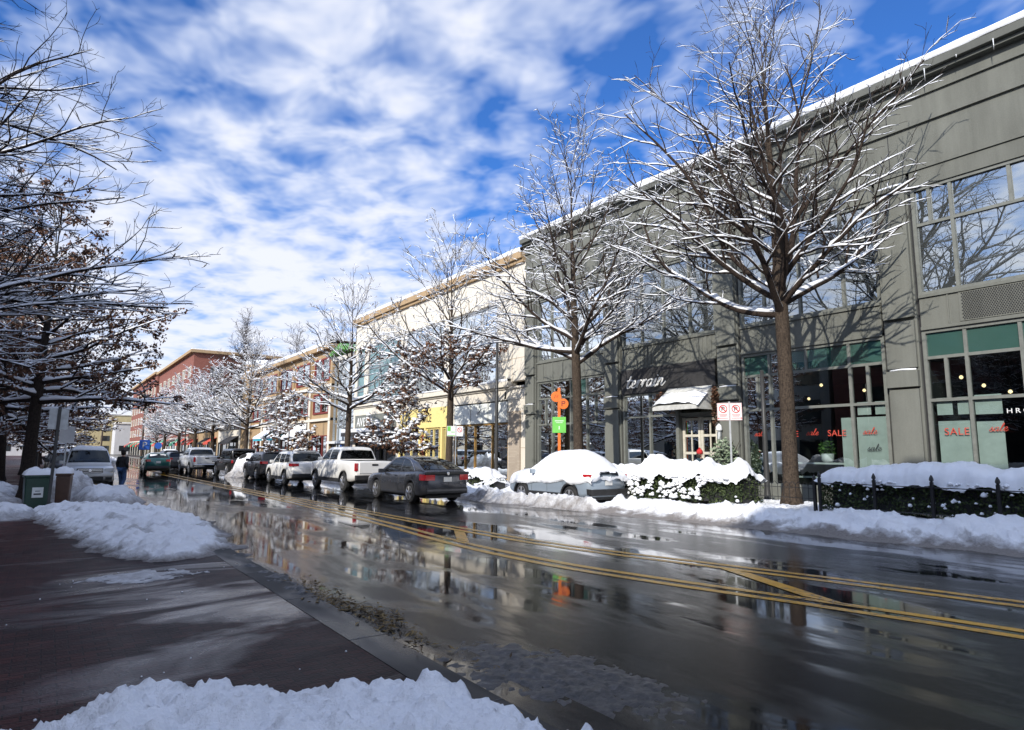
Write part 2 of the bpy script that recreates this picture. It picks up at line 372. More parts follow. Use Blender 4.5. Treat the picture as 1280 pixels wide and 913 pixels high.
# heap at the photographer's feet
def h_near(x,y):
    dx=x-1.12; dy=y-3.55
    u=(dx*.80-dy*.60)/2.25; v=(dx*.60+dy*.80)/1.22
    r=math.sqrt(u*u+v*v)+.10*fr(x,y,1.3)+.05*fr(x,y,5)
    e=sm((1.0-r)/.55)
    h=.36*e+.07*fr(x,y,1.6)*e+.20*lumps(x,y,2.6)*min(1,e*2)+.12*lumps(x,y,6,3)*min(1,e*3)+.055*lumps(x,y,14,5)*min(1,e*4)+.012*fr(x,y,14)*e-.01
    if r>1: h=-.05
    d=max(0,1.0*(1-sm((1-r)/.30))**1.4+.35*max(0,fr(x,y,1.1,4,7))-.05)
    return h,min(1,d)
hf('snow_bank',-1.8,3.4,1.6,5.6,.026,h_near,'shadowed heap of shovelled snow nearest the viewer on the brick pavement')
poly2=[(-.54,22.2),(-.1,19.5),(.35,16.5),(.75,13.2),(1.5,11.7),(2.3,11.75),(2.95,12.7),(3.3,15),(3.4,17.6),(2.95,21.2),(1.7,23.6),(.3,23.4)]
def sdist(x,y,P):
    ins=False; dm=1e9; n=len(P)
    for i in range(n):
        xa,ya=P[i]; xb,yb=P[(i+1)%n]
        if (ya>y)!=(yb>y) and x<(xb-xa)*(y-ya)/(yb-ya)+xa: ins=not ins
        ex=xb-xa; ey=yb-ya; t=max(0,min(1,((x-xa)*ex+(y-ya)*ey)/(ex*ex+ey*ey))); q=math.hypot(x-xa-t*ex,y-ya-t*ey); dm=min(dm,q)
    return dm if ins else -dm
def h_mid(x,y):
    s=sdist(x,y,poly2)+.22*fr(x,y,1.1)+.08*fr(x,y,4)
    if s<0: return -.05,1
    e=sm(s/.75)
    h=.20*e+.05*fr(x,y,1.2)*e+.22*lumps(x,y,1.7)*e+.15*lumps(x,y,4,3)*min(1,e*2)+.07*lumps(x,y,9,5)*min(1,e*3)+.014*fr(x,y,11)*e
    return h+.02,min(1,max(0,.9*(1-sm(s/.45))+.30*max(0,fr(x,y,.9,4,3))))
hf('snow_bank',-1.0,3.8,11.2,24.2,.045,h_mid,'long low mound of trodden snow across the near pavement corner')
def heap(name,cx,cy,rx,ry,hh,label,st=.1,dirt=.3):
    def f(x,y):
        r=math.hypot((x-cx)/rx,(y-cy)/ry)+.16*fr(x,y,.9)+.06*fr(x,y,3)
        if r>1: return -.05,1
        e=sm((1-r)/.6); return hh*e*(1+.25*fr(x,y,1.3))+.22*lumps(x,y,1.6)*e+.14*lumps(x,y,3.6,4)*e+.012*fr(x,y,7)*e,min(1,max(0,dirt*(1-e)*2+.25*max(0,fr(x,y,1))))
    hf(name,cx-rx*1.15,cx+rx*1.15,cy-ry*1.15,cy+ry*1.15,st,f,label)
heap('snow_bank',.55,28.6,1.2,1.9,.95,'tall heap of piled snow behind the two bins')
heap('snow_bank',1.75,26.6,1.15,3.4,.42,'low lumpy snow along the parking bay before the silver pickup')
heap('snow_bank',-2.0,30,1.6,9,.42,'snow strip beneath the row of dark trees on the left')
heap('snow_bank',-.9,21.9,1.0,1.5,.30,'snow drift around the feet of the bins')
heap('snow_bank',11.5,46.5,1.7,2.6,1.35,'tall white ploughed snow pile between the black off-roader and silver truck')
heap('snow_bank',4.4,78,2.4,3.0,.9,'ploughed snow pile at the far end of the left parking lane')
heap('snow_bank',13.3,62,1.1,9,.6,'ploughed snow along the far kerb past the silver truck',.2)
# the ploughed bank on the far kerb, planting strip behind
def e_right(y): return (14.42-.078*y) if y<20.5 else (12.85+.018*(y-20.5))
def h_right(x,y):
    e=e_right(y)+.16*fr(x,y,.8)+.09*fr(x,y,3.2)
    t=x-e
    if t<0: return -.05,1
    car=sm((y-14.3)/.7)*(1-sm((y-20.6)/.8))
    rise=sm(t/(1.45-.75*car))
    ridge=math.exp(-((t-1.05+.62*car)/(.55-.22*car))**2)
    H=.30+.16*ridge+.10*fr(0,y,.35)
    H*=1-.30*sm((y-21)/5)
    h=(H-.06)*rise+.06*fr(x,y,1.1)*rise+.34*lumps(x,y,1.4)*min(1,rise*1.6)*ridge+.24*lumps(x,y,3.2,3)*min(1,rise*3)*(ridge*.9+.12)+.13*lumps(x,y,7,5)*min(1,rise*5)*(ridge*.9+.12)+.016*fr(x,y,10)*rise
    if car>0:
        c=sm((x-13.78)/.25)*(1-sm((x-15.7)/.3))
        h=h*(1-car*c)+.03*car*c
    h*=1-sm((x-18.0)/.7)
    if x>18.7: h=-.05
    d=(1-.45*car)*(1-sm((t-.10+.25*fr(x,y,1.6,3,2))/.75))+.30*max(0,fr(x,y,.7,4,9))*(1.2-min(1,t))
    return h+(.12*sm((x-15.0)/.5) if x<18.2 else 0),min(1,max(0,d))
hf('snow_bank',12.1,18.8,-1,30,.06,h_right,'grey crusted bank of ploughed snow along the far kerb below the hedges')
heap('snow_bank',14.3,46,1.6,17,.42,'ploughed snow strip behind the queue of parked cars',.2)
# slush crumbs on the road beside the near heap
def h_slush(x,y):
    n=fr(x,y,2.2)+.8*fr(x,y,7)
    m=math.exp(-(((x-3.15-.25*(5-y))/.75)**2+((y-4.4)/1.25)**2))
    return (.030*m+.012*n*m+.05*lumps(x,y,7)*m+.035*lumps(x,y,15,2)*m-.016),.9
hf('slush',2.6,6.6,2.2,8,.035,h_slush,'thin dark slush smeared over the asphalt beside the near heap','slush_wet')
def h_slush2(x,y):
    n=fr(x,y,1.6)+.8*fr(x,y,6); m=math.exp(-(((x-3.9)/.7)**2+((y-15.5)/4.5)**2))
    return (.04*(n+1.5*m-1.15)+.05*lumps(x,y,7)*m-.008),.7
def h_ice(x,y):
    m=math.exp(-(((x-1.2)/.75)**2+((y-10.6)/.55)**2)); n=fr(x,y,1.4)+.6*fr(x,y,5); return .035+.02*(m*1.5+.6*n-.85)+.02*lumps(x,y,8)*m,.35
hf('slush',-.6,2.4,9.2,11.9,.045,lambda x,y:(lambda r:(r[0] if r[0]>.036 else -.05,r[1]))(h_ice(x,y)),'thin crust of ice on the wet bricks before the long mound')
def h_edge(x,y):
    m=math.exp(-((x-2.72-.14*fr(y,1,.9,3))/.26)**2)*(.35+.65*max(0,min(1,.5+1.3*fr(3,y,.6,4)))); n=fr(x,y,2.5)
    return .030+.05*m*(1+.9*n)-.034+.07*lumps(x,y,6)*m+.04*lumps(x,y,13,2)*m-.018,.8
hf('slush',1.9,3.6,5.2,12.2,.035,h_edge,'broken line of dark slush and melt along the flush kerb','slush_wet')
# gutter debris: leaves and twigs caught by the flush kerb
mb=MB(); q=random.Random(3)
for _ in range(480):
    y=q.gauss(7.2,.95); x=2.98+.10*(7.5-y)*.3+q.gauss(0,.11)+(.06*math.sin(y*3))
    a=q.uniform(0,6.28); L=q.uniform(.02,.07); W=q.uniform(.005,.02); z=.016+q.uniform(0,.035); tz=q.uniform(-.02,.03)
    dx,dy=math.cos(a)*L,math.sin(a)*L; ex,ey=-math.sin(a)*W,math.cos(a)*W
    mb.quad((x-dx,y-dy,z),(x+ex,y+ey,z+.01),(x+dx,y+dy,z+tz),(x-ex,y-ey,z+.008))
tag(mb.build('leaf_litter',MAT['litter_leaf'],fix=False),'wet leaves and grass washed into the gutter','leaf litter',kind='stuff')
mb=MB()
for _ in range(34):
    x=q.uniform(-2.2,2.6); y=q.uniform(4.5,11); s=q.uniform(.006,.013)
    mb.lathe([(s*.4,.02),(s,.03+s*.3),(s*.7,.03+s*.9),(s*.1,.03+s*1.2)],(x,y,0),5)
tag(mb.build('snow_crumbs',MAT['snow_dirty'],smooth=True),'crumbs of snow and grit scattered over the wet bricks','grit',kind='stuff')
# ------------------------------------------------------------------ buildings
def window(par,X,y0,y1,z0,z1,vs=(),hs=(),pane='window_glass',frame='frame_gray',fw=.09,d=.14,name='window',sub=(),outer=.10):
    """opening in a facade that faces -X; sub: (y0,y1,z0,z1,material) opaque or tinted lights in the same frame"""
    w=MB().quad((X+d,y0,z0),(X+d,y1,z0),(X+d,y1,z1),(X+d,y0,z1)).build(name,MAT[pane],par,world=True)
    mb=MB(); a,b=X+d-.07,X+d+.05
    mb.box(a-.02,b,y0,y0+outer,z0,z1); mb.box(a-.02,b,y1-outer,y1,z0,z1); mb.box(a-.02,b,y0+outer,y1-outer,z0,z0+outer); mb.box(a-.02,b,y0+outer,y1-outer,z1-outer,z1)
    for v in vs:
        y,za,zb=(v,z0+outer,z1-outer) if not hasattr(v,'__len__') else v
        mb.box(a,b-.003,y-fw/2,y+fw/2,za,zb)
    for h in hs:
        z,ya,yb=(h,y0+outer,y1-outer) if not hasattr(h,'__len__') else h
        mb.box(a+.004,b-.008,ya,yb,z-fw/2,z+fw/2)
    o=mb.build('frame',MAT[frame],w); L=par.location
    o.data.transform(Matrix.Translation(-L))
    for ya,yb,za,zb,m in sub:
        q=MB().quad((X+d-.012,ya,za),(X+d-.012,yb,za),(X+d-.012,yb,zb),(X+d-.012,ya,zb)).build('tinted_pane',MAT[m],w); q.data.transform(Matrix.Translation(-L))
    return w
def sub(par,top,name,mb,m,**k):
    o=mb.build(name,MAT[m],par,**k); o.data.transform(Matrix.Translation(-top.location)); return o
def room(top,x0,x1,y0,y1,z0,z1,m='dark_room',name='shop_interior'):
    mb=MB(); mb.quad((x1,y0,z0),(x1,y1,z0),(x1,y1,z1),(x1,y0,z1)); mb.quad((x0,y0,z0),(x1,y0,z0),(x1,y0,z1),(x0,y0,z1)); mb.quad((x0,y1,z0),(x1,y1,z0),(x1,y1,z1),(x0,y1,z1))
    mb.quad((x0,y0,z0),(x1,y0,z0),(x1,y1,z0),(x0,y1,z0)); mb.quad((x0,y0,z1),(x1,y0,z1),(x1,y1,z1),(x0,y1,z1))
    return mb.build(name,MAT[m],top,world=True,fix=False)
def text_mb(s,h,X,y0,z0,depth=.03,sx=1.0,space=1.0,shear=0):
    cu=bpy.data.curves.new('t','FONT'); cu.body=s; cu.size=1.0; cu.extrude=.001; cu.space_character=space
    o=bpy.data.objects.new('t',cu); col.objects.link(o); bpy.context.view_layer.update()
    me=bpy.data.meshes.new_from_object(o.evaluated_get(bpy.context.evaluated_depsgraph_get()))
    vs=[v.co.copy() for v in me.vertices]; fs=[tuple(p.vertices) for p in me.polygons]
    bpy.data.objects.remove(o); bpy.data.curves.remove(cu); bpy.data.meshes.remove(me)
    k=h/.70
    return MB().add([(X-(v.z*500+.5)*depth,y0-(v.x*sx+shear*v.y)*k,z0+v.y*k) for v in vs],fs)
GL={'t':([[(.48,1.75),(.30,1.0),(.14,.25),(.24,.02),(.42,.05),(.62,.35)],[(.02,1.05),(.35,1.05),(.72,1.12)]],.62),
 'e':([[(0,.35),(.35,.48),(.55,.75),(.48,.98),(.28,.92),(.12,.5),(.16,.12),(.34,0),(.55,.1),(.74,.35)]],.70),
 'r':([[(0,.35),(.22,.95),(.30,.80),(.12,.0)],[(.19,.42),(.40,.88),(.56,1.0),(.68,.86)]],.66),
 'a':([[(.72,.88),(.48,1.0),(.20,.78),(.08,.35),(.18,.02),(.40,.12),(.62,.55),(.74,.98)],[(.74,.98),(.60,.3),(.66,.02),(.80,.06),(.95,.35)]],.92),
 'i':([[(0,.35),(.24,1.0),(.10,.25),(.18,.0),(.34,.08),(.48,.35)],[(.36,1.42),(.40,1.48)]],.46),
 'n':([[(0,.35),(.20,.98),(.24,.85),(.06,0)],[(.14,.42),(.36,.88),(.54,.98),(.60,.8),(.50,.25),(.56,.02),(.70,.05),(1.0,.5)]],.9),
 's':([[(0,.2),(.25,.7),(.40,1.0),(.42,.7),(.48,.3),(.36,.02),(.14,.02),(.06,.18)],[(.36,.02),(.62,.3)]],.58),
 'l':([[(0,.35),(.35,1.1),(.52,1.75),(.44,1.95),(.30,1.5),(.14,.5),(.18,.05),(.34,.05),(.52,.35)]],.50)}
def cr(P,k=5):
    out=[]
    for i in range(len(P)-1):
        p0=P[max(i-1,0)];p1=P[i];p2=P[i+1];p3=P[min(i+2,len(P)-1)]
        for j in range(k):
            t=j/k; out.append(tuple(.5*(2*p1[a]+(p2[a]-p0[a])*t+(2*p0[a]-5*p1[a]+4*p2[a]-p3[a])*t*t+(-p0[a]+3*p1[a]-3*p2[a]+p3[a])*t**3) for a in (0,1)))
    out.append(P[-1]); return out
def script_mb(s,xh,X,y0,z0,r,sl=.22,sx=1.45):
    mb=MB(); u=0
    for ch in s:
        st,adv=GL[ch]
        for P in st:
            Q=cr(P); mb.tube([(X,y0-((u+p[0])*sx+sl*p[1])*xh,z0+p[1]*xh) for p in Q],[r*(.75+.5*abs(math.sin(2.5*i/len(Q)+.6))) for i in range(len(Q))],5)
        u+=adv
    return mb

# ===== grey two-storey shop building on the right
XF=21.0
G=thing('shop_building','long grey two-storey shop building with tall metal windows and snowy parapet','building',(22,10,0))
GY0,GY1=-16.5,27.95
piers=[(-10.6,-9.5),(-4.3,-3.2),(1.95,3.05),(8.2,9.28),(14.42,15.5),(20.65,21.75),(26.95,27.95)]
for ya,yb in piers:
    mb=MB(); mb.box(XF-.02,XF+.35,ya+.07,yb-.07,0,10.41)
    mb.box(XF-.16,XF+.30,ya+.10,yb-.10,.145,.95); mb.box(XF-.12,XF-.021,ya+.13,yb-.13,.95,3.72); mb.box(XF-.20,XF-.021,ya+.10,yb-.10,3.78,4.28)
    mb.box(XF-.13,XF-.021,ya+.12,yb-.12,4.36,5.80); mb.box(XF-.16,XF-.021,ya+.10,yb-.10,5.90,9.92); mb.box(XF-.24,XF-.021,ya+.08,yb-.08,9.925,10.06)
    o=mb.build('facade_pier',MAT['gray_stucco'],G,world=True,bevel=.012)
    for zz,p in ((10.06,.05),(4.283,.03)):
        MB().tube([(XF-.13,ya+.15,zz+.02),(XF-.14,(ya+yb)/2,zz+.04),(XF-.13,yb-.2,zz+.02)],p,6).build('snow_ledge',MAT['snow_clean'],G,smooth=True,world=True)
# dark joints beside the piers
for ya,yb in piers:
    for y in (ya-.03,yb-.07): MB().box(XF+.10,XF+.30,y,y+.10,0,10.40).build('wall_joint',MAT['frame_dark'],G,world=True)
bays=[(piers[i][1],piers[i+1][0]) for i in range(6)]   # index 3: bay A? computed below
for bi,(ya,yb) in enumerate(bays):
    a=ya+.02; b=yb-.02
    for nm,bx in (('window_header',(XF+.0,XF+.28,a,b,9.90,10.42)),('plinth',(XF+.02,XF+.27,a,b,.145,.62)),('string_course',(XF-.02,XF+.26,a,b,5.46,5.557)),('window_sill',(XF-.03,XF+.27,a,b,6.443,6.53))): MB().box(*bx).build(nm,MAT['gray_stucco'],G,world=True)
    mb=MB(); mb.box(XF+.03,XF+.28,a,b,5.56,6.44)
    k=0
    if bi in (4,):   # fine board and batten
        y=a+.2
        while y<b-.1: mb.box(XF+.01,XF+.031,y,y+.03,5.57,6.43); y+=.21
    else:
        y=a+.62
        while y<b-.3: mb.box(XF+.0,XF+.031,y,y+.035,5.57,6.43); y+=1.24 if bi!=5 else .8
    mb.build('wall_panel',MAT['gray_stucco'],G,world=True)
# perforated grille under the right-hand upper window
mb=MB(); 
for i in range(16):
    for j in range(62):
        y=3.35+j*.06+(i%2)*.03; z=5.62+i*.05; mb.box(XF-.012,XF+.015,y,y+.034,z,z+.03)
mb.build('grille',MAT['frame_dark'],G,world=True,fix=False)
MB().box(XF+.005,XF+.029,3.25,7.15,5.58,6.425).build('grille_plate',MAT['gray_stucco'],G,world=True)
# parapet with its mouldings and joints, cornice, snow
mb=MB(); mb.box(XF+.0,XF+.5,GY0,GY1,10.43,13.30); mb.box(XF-.05,XF-.001,GY0,GY1,10.43,10.52); mb.box(XF-.09,XF-.001,GY0,GY1,11.86,12.02); mb.box(XF-.05,XF-.001,GY0,GY1,12.022,12.14); mb.box(XF-.08,XF-.001,GY0,GY1,12.74,12.80)
mb.box(XF-.04,XF-.001,GY0,GY1,12.80,13.30)
mb.build('parapet',MAT['gray_stucco'],G,world=True)
for y in (-3.8,2.5,8.7,14.96,21.2):
    for z0,z1 in ((10.53,11.85),(12.15,12.735)): MB().box(XF-.012,XF+.002,y-.010,y+.010,z0,z1).build('wall_joint',MAT['frame_dark'],G,world=True)
mb=MB(); mb.box(XF-.45,XF+.5,GY0,GY1,13.302,13.55); mb.box(XF-.30,XF-.03,GY0,GY1,13.18,13.30); mb.build('cornice',MAT['gray_dark'],G,world=True,bevel=.015)
def roofsnow(x0,x1,y0,y1,z,h=.26,seed=0,st=.25):
    n=int((y1-y0)/st)+2
    def fn(u,v):
        y=y0+(y1-y0)*u; k=[(x0+.03,0),(x0-.03,.35),(x0,.8),(x0+.15,1.0),(x0+.8,1.05),(x1,1.0),(x1,0)][round(v*6)]
        w=fr(y,seed,.6,4); return (k[0]+.05*w*(v<.6),y,z+h*k[1]*(1+.35*w))
    return MB().grid(n,7,fn)
roofsnow(XF-.47,XF+3,GY0,GY1,13.553,.26,1).build('roof_snow',MAT['snow_clean'],G,smooth=True,world=True)
q=random.Random(5)
for _ in range(42):
    y=q.uniform(3,27); L=q.uniform(.08,.45); MB().tube([(XF-.46,y,13.33),(XF-.465,y,13.33-L)],[.018,.002],5).build('icicle',MAT['lamp_clear'],G,smooth=True,world=True)
mb=MB(); mb.box(XF+6,XF+24,GY0,GY1,0,13.2); mb.box(XF+.5,XF+6,GY0,GY1,12.9,13.2); mb.box(XF+.5,XF+6,GY0,GY1,9.96,10.05); mb.box(XF+.35,XF+6,GY1-.2,GY1-.02,0,12.9); mb.build('shell',MAT['gray_dark'],G,world=True)

# --- windows. Bay A (right of frame), B (SALE), C (garden shop), D
A,B_,C_,D_=bays[2],bays[3],bays[4],bays[5]
def teal(y0,y1,splits,za,zb):
    ys=[y0+.1]+list(splits)+[y1-.1]; return [(ys[i],ys[i+1],za,zb,'glass_teal') for i in range(len(ys)-1)]
for bi,(a,b) in enumerate(bays[:2]):
    window(G,XF,a,b,.62,5.46,[a+1.6,a+3.6],[4.62,3.36],sub=teal(a,b,[a+1.6,a+3.6],4.66,5.36)); window(G,XF,a,b,6.53,9.9,[a+1.6,a+3.6],[8.72],pane='window_upper')
    room(G,XF+.26,XF+5.5,a+.02,b-.02,.62,5.45); room(G,XF+.26,XF+5.5,a+.02,b-.02,6.53,9.89)
a,b=A
wA=window(G,XF,a,b,.62,5.46,[7.10,(7.63,3.36,4.6),5.80,(4.4,.7,5.36)],[4.62,3.36],sub=teal(a,b,[5.80,7.10],4.66,5.36))
sub(wA,G,'window_poster',MB().box(XF+.19,XF+.20,7.16,8.0,.75,2.74).box(XF+.19,XF+.20,7.16,7.47,2.92,3.42).box(XF+.19,XF+.20,7.6,8.0,2.92,3.42).box(XF+.19,XF+.20,6.4,7.04,.75,2.70).box(XF+.19,XF+.20,6.4,7.04,2.9,3.45),'panel_white')
sub(wA,G,'lettering',text_mb('SALE',.20,XF+.125,7.84,2.34,.006,1.0,1.08),'red_ink'); sub(wA,G,'lettering',script_mb('sale',.11,XF+.125,6.74,2.42,.008),'red_ink')
sub(wA,G,'lettering',text_mb('HRO',.13,XF+.12,6.30,2.90,.006,1.1,1.5),'white_paint')
a,b=B_
wB=window(G,XF,a,b,.62,5.46,[13.30,10.42,(13.82,3.36,4.6),(11.9,4.62,5.36),(9.86,3.36,4.6)],[4.62,3.36],sub=teal(a,b,[10.42,11.9,13.30],4.66,5.36))
sub(wB,G,'window_poster',MB().box(XF+.19,XF+.20,9.36,10.34,.75,2.95).box(XF+.19,XF+.20,9.36,9.75,3.02,3.43).box(XF+.19,XF+.20,9.88,10.30,3.02,3.43).box(XF+.19,XF+.20,10.48,10.85,.75,2.95),'panel_white')
sub(wB,G,'lettering',text_mb('SALE',.20,XF+.125,11.30,2.36,.006,1.0,1.05),'red_ink'); sub(wB,G,'lettering',text_mb('SALE',.20,XF+.125,12.95,2.36,.006,1.0,1.05),'red_ink')
for y in (14.05,12.05,10.15): sub(wB,G,'lettering',script_mb('sale',.11,XF+.125,y,2.40,.008),'red_ink')
sub(wB,G,'lettering',script_mb('sale',.11,XF+.125,10.05,1.88,.007),'frame_dark')
a,b=C_
window(G,XF,17.55,b,.62,4.36,[19.08],[3.34])
window(G,XF,a,17.47,3.3,4.36,[],[],name='fanlight')
a,b=D_
wD=window(G,XF,a,b,.62,5.46,[23.1,24.3,25.75,(26.3,3.2,4.5),(22.5,3.2,4.5)],[4.55,3.2],sub=teal(a,b,[23.1,24.3,25.75],4.6,5.36))
sub(wD,G,'window_poster',MB().box(XF+.19,XF+.20,25.9,26.7,.75,3.1),'pale_leaf' if False else 'panel_white')
# upper windows
uA=window(G,XF,*A,6.53,9.9,[7.15,(7.72,8.72,9.8),(5.70,8.72,9.8),(4.3,6.6,9.8)],[8.72],pane='window_upper')
uB=window(G,XF,*B_,6.53,9.9,[10.46,12.0,13.4],[8.72],pane='window_upper')
uC=window(G,XF,*C_,6.53,9.9,[16.8,18.2,19.45],[8.72],pane='window_upper')
uD=window(G,XF,*D_,6.53,9.9,[23.1,24.5,25.8],[8.72],pane='window_upper')
for (a,b) in bays[2:]:
    room(G,XF+.26,XF+5.5,a+.02,b-.02,.16,4.6,'warm_room' if a>15 else 'dark_room'); room(G,XF+.26,XF+5.5,a+.02,b-.02,6.53,9.89,'warm_room')
# white blinds / display boards upstairs
mb=MB().box(XF+.45,XF+.47,7.22,8.0,6.6,7.45).box(XF+.45,XF+.47,6.55,7.0,6.6,7.35).box(XF+.45,XF+.47,10.55,14.2,6.6,8.65).box(XF+.45,XF+.47,9.45,9.9,6.6,9.7)
mb.box(XF+.45,XF+.47,26.0,26.8,6.6,7.9)
mb.build('display_board',MAT['panel_white'],G,world=True)
# pendant lamps inside, lit in the photograph
def pendants(pts):
    mb=MB(); rod=MB()
    for x,y,z in pts: mb.lathe([(.01,-.06),(.05,-.03),(.06,.0),(.03,.05)],(x,y,z),8); rod.tube([(x,y,z+.05),(x,y,4.58 if z<5 else 9.85)],.006,4)
    mb.build('light_bulb',MAT['lamp_warm'],G,smooth=True,world=True); rod.build('light_cord',MAT['frame_dark'],G,world=True)
pendants([(22.3,7.7,4.1),(22.8,7.3,3.85),(22.6,6.6,3.6),(23.4,5.9,3.9),(22.2,12.0,4.2),(23.2,11.0,4.0),(24,13.5,3.9),(22.8,19.2,3.95),(23.2,18.2,4.0)])
# garden shop: sign board, awning, door
SG=MB().box(XF-.06,XF+.24,C_[0]+.04,C_[1]-.04,4.37,5.455).build('shop_sign',MAT['sign_black'],G,world=True)
sub(SG,G,'lettering',script_mb('terrain',.31,XF-.08,20.30,4.62,.034),'white_paint')
aw=MB()
def awnpt(u,v):   # v: along slope from wall to valance
    y=15.68+2.2*u; t=v; return (XF-.08-1.0*t,y+.0,4.42-.80*t-.05*math.sin(3.14*t))
aw.grid(9,6,awnpt)
aw.add([(XF-1.08,15.68,3.62),(XF-1.08,17.88,3.62),(XF-1.08,17.88,3.46),(XF-1.08,15.68,3.46)],[(0,1,2,3)])
for y in (15.68,17.88): aw.add([(XF-.08,y,4.42),(XF-1.08,y,3.62),(XF-1.08,y,3.46),(XF-.08,y,3.46)],[(0,1,2,3)])
AW=aw.build('awning',MAT['canvas_gray'],G,world=True,fix=False)
def snowaw(u,v):
    y=15.62+2.34*u; e=min(1,6*u,6*(1-u)); t=.35+.72*v; w=fr(y*1.5,v*2,1.2,3,2); hh=.26*math.sin(min(1,v*1.12)*2.75)**.6*e*(1+.3*w)+.012
    return (XF-.08-1.0*t-.05*w,y,4.42-.80*min(t,1)-.04+hh)
sn=MB().grid(26,12,snowaw); sub(AW,G,'snow_cap',sn,'snow_clean',smooth=True)
# recessed entrance with cream double doors
mb=MB(); mb.box(XF+.0,XF+.4,17.45,17.56,.15,4.36); mb.box(XF+.2,XF+.38,15.52,17.45,3.22,3.32); mb.build('door_surround',MAT['frame_gray'],G,world=True)
for y0 in (15.62,16.53):
    d=MB(); d.box(XF+.20,XF+.26,y0,y0+.11,.16,3.2); d.box(XF+.20,XF+.26,y0+.78,y0+.89,.16,3.2)
    for z in (.16,.95,1.72,2.42,3.08): d.box(XF+.203,XF+.257,y0+.11,y0+.78,z,z+(.28 if z<.2 else .10))
    d.box(XF+.206,XF+.254,y0+.42,y0+.47,.4,3.1)
    D=d.build('door',MAT['door_cream'],G,world=True)
    sub(D,G,'pane',MB().quad((XF+.23,y0+.1,.4),(XF+.23,y0+.79,.4),(XF+.23,y0+.79,3.12),(XF+.23,y0+.1,3.12)),'window_glass')
    sub(D,G,'handle',MB().tube([(XF+.15,y0+(.83 if y0<16 else .06),1.1),(XF+.15,y0+(.83 if y0<16 else .06),1.5)],.018,6),'black_metal')
mb=MB(); mb.box(XF-.05,XF+.25,15.50,15.62,.15,3.25); mb.build('door_post',MAT['door_cream'],G,world=True)

def leaves(mb,c,rad,n,size,q,flat=False):
    for _ in range(n):
        while True:
            p=Vector((q.uniform(-1,1),q.uniform(-1,1),q.uniform(-1,1)))
            if .25<p.length<1: break
        p=Vector((c[0]+p.x*rad[0],c[1]+p.y*rad[1],c[2]+p.z*rad[2]))
        a=Vector((q.gauss(0,1),q.gauss(0,1),q.gauss(0,1) if not flat else q.gauss(0,.3))).normalized(); b=a.orthogonal().normalized()
        s=size*q.uniform(.6,1.4); w=s*.5
        mb.add([p-a*s,p+b*w,p+a*s,p-b*w],[(0,1,2,3)])
    return mb
q=random.Random(11)
# evergreen garland round the shop door
mb=leaves(leaves(MB(),(XF-.22,15.45,3.85),(.15,.18,.5),330,.07,q),(XF-.2,15.5,3.3),(.12,.12,.5),160,.06,q)
tag(mb.build('garland',MAT['brown_leaf'],None,fix=False),'long dried brown garland hanging right of the cream shop doors','garland')
tag(leaves(MB(),(XF-.25,18.15,4.0),(.18,.3,.3),260,.07,q).build('garland',MAT['brown_leaf'],None,fix=False),'dried brown garland tuft at the left end of the snowy shop awning','garland')
# wall lantern by the door with a snow cap
t_=thing('wall_lantern','small snow-capped lantern on the pier beside the cream doors','lantern',(XF-.26,15.3,2.55))
MB().box(-.02,.12,-.03,.03,.0,.06).lathe([(.05,-.30),(.085,-.25),(.085,.0),(.03,.08)],(0,0,0),6).build('lamp_body',MAT['galv'],t_)
MB().lathe([(.09,.06),(.12,.12),(.09,.26),(.02,.34)],(0,0,0),10).build('snow_cap',MAT['snow_clean'],t_,smooth=True)
# things in the windows
def potted(name,label,loc,h,w,n,m='plant_leaf',pot='canvas_gray',size=.07,group=None):
    t_=thing(name,label,'plant',loc,0,group)
    MB().lathe([(w*.28,0),(w*.38,.05),(w*.42,.28),(w*.36,.28),(w*.3,.2)],(0,0,0),12).build('pot',MAT[pot],t_,smooth=True)
    mb=MB(); k=random.Random(sum(map(ord,label)))
    for _ in range(5): mb.tube([(0,0,.2),(k.uniform(-.3,.3)*w,k.uniform(-.3,.3)*w,h*.6),(k.uniform(-.5,.5)*w,k.uniform(-.5,.5)*w,h*.95)],.01,4)
    mb.build('stem',MAT['twig'],t_)
    mb=MB(); leaves(mb,(0,0,h*.62),(w*.55,w*.55,h*.4),n,size,k); mb.build('foliage',MAT[m],t_,fix=False)
    return t_
potted('potted_plant','bright green potted plant in shop window beside the door',(XF+.75,17.9,.62),1.9,.8,420)
potted('potted_plant','tall pale green wreath display plant behind shop window',(XF+.8,19.0,.62),2.1,.9,500,'pale_leaf')
potted('potted_plant','bushy green plant in window behind the orange marker post',(XF+.7,24.7,.62),1.5,1.0,420)
potted('potted_plant','dusty pale plant in window between grey pier and tree trunk',(XF+.7,22.8,.62),1.7,.9,300,'pale_leaf')
potted('potted_plant','small leafy plant on shelf of the SALE window, left end',(XF+.6,13.7,1.5),.7,.5,200,'plant_leaf','white_paint')
potted('potted_plant','small leafy plant on shelf of the SALE window, right end',(XF+.6,11.6,1.5),.7,.5,200,'plant_leaf','white_paint')
tag(MB().box(XF+.4,XF+.8,10.6,14.1,1.42,1.48).box(XF+.4,XF+.8,14.05,14.1,.62,1.42).box(XF+.4,XF+.8,10.6,10.65,.62,1.42).box(XF+.4,XF+.8,10.65,14.05,.95,1.0).build('display_shelf',MAT['white_paint']),'white plant shelf behind the window of the red SALE lettering','shelf')
t_=potted('potted_tree','small snow-dusted evergreen standing right of the cream shop doors',(XF-.6,14.9,.15),2.2,.95,700,'pale_leaf','galv',.08)
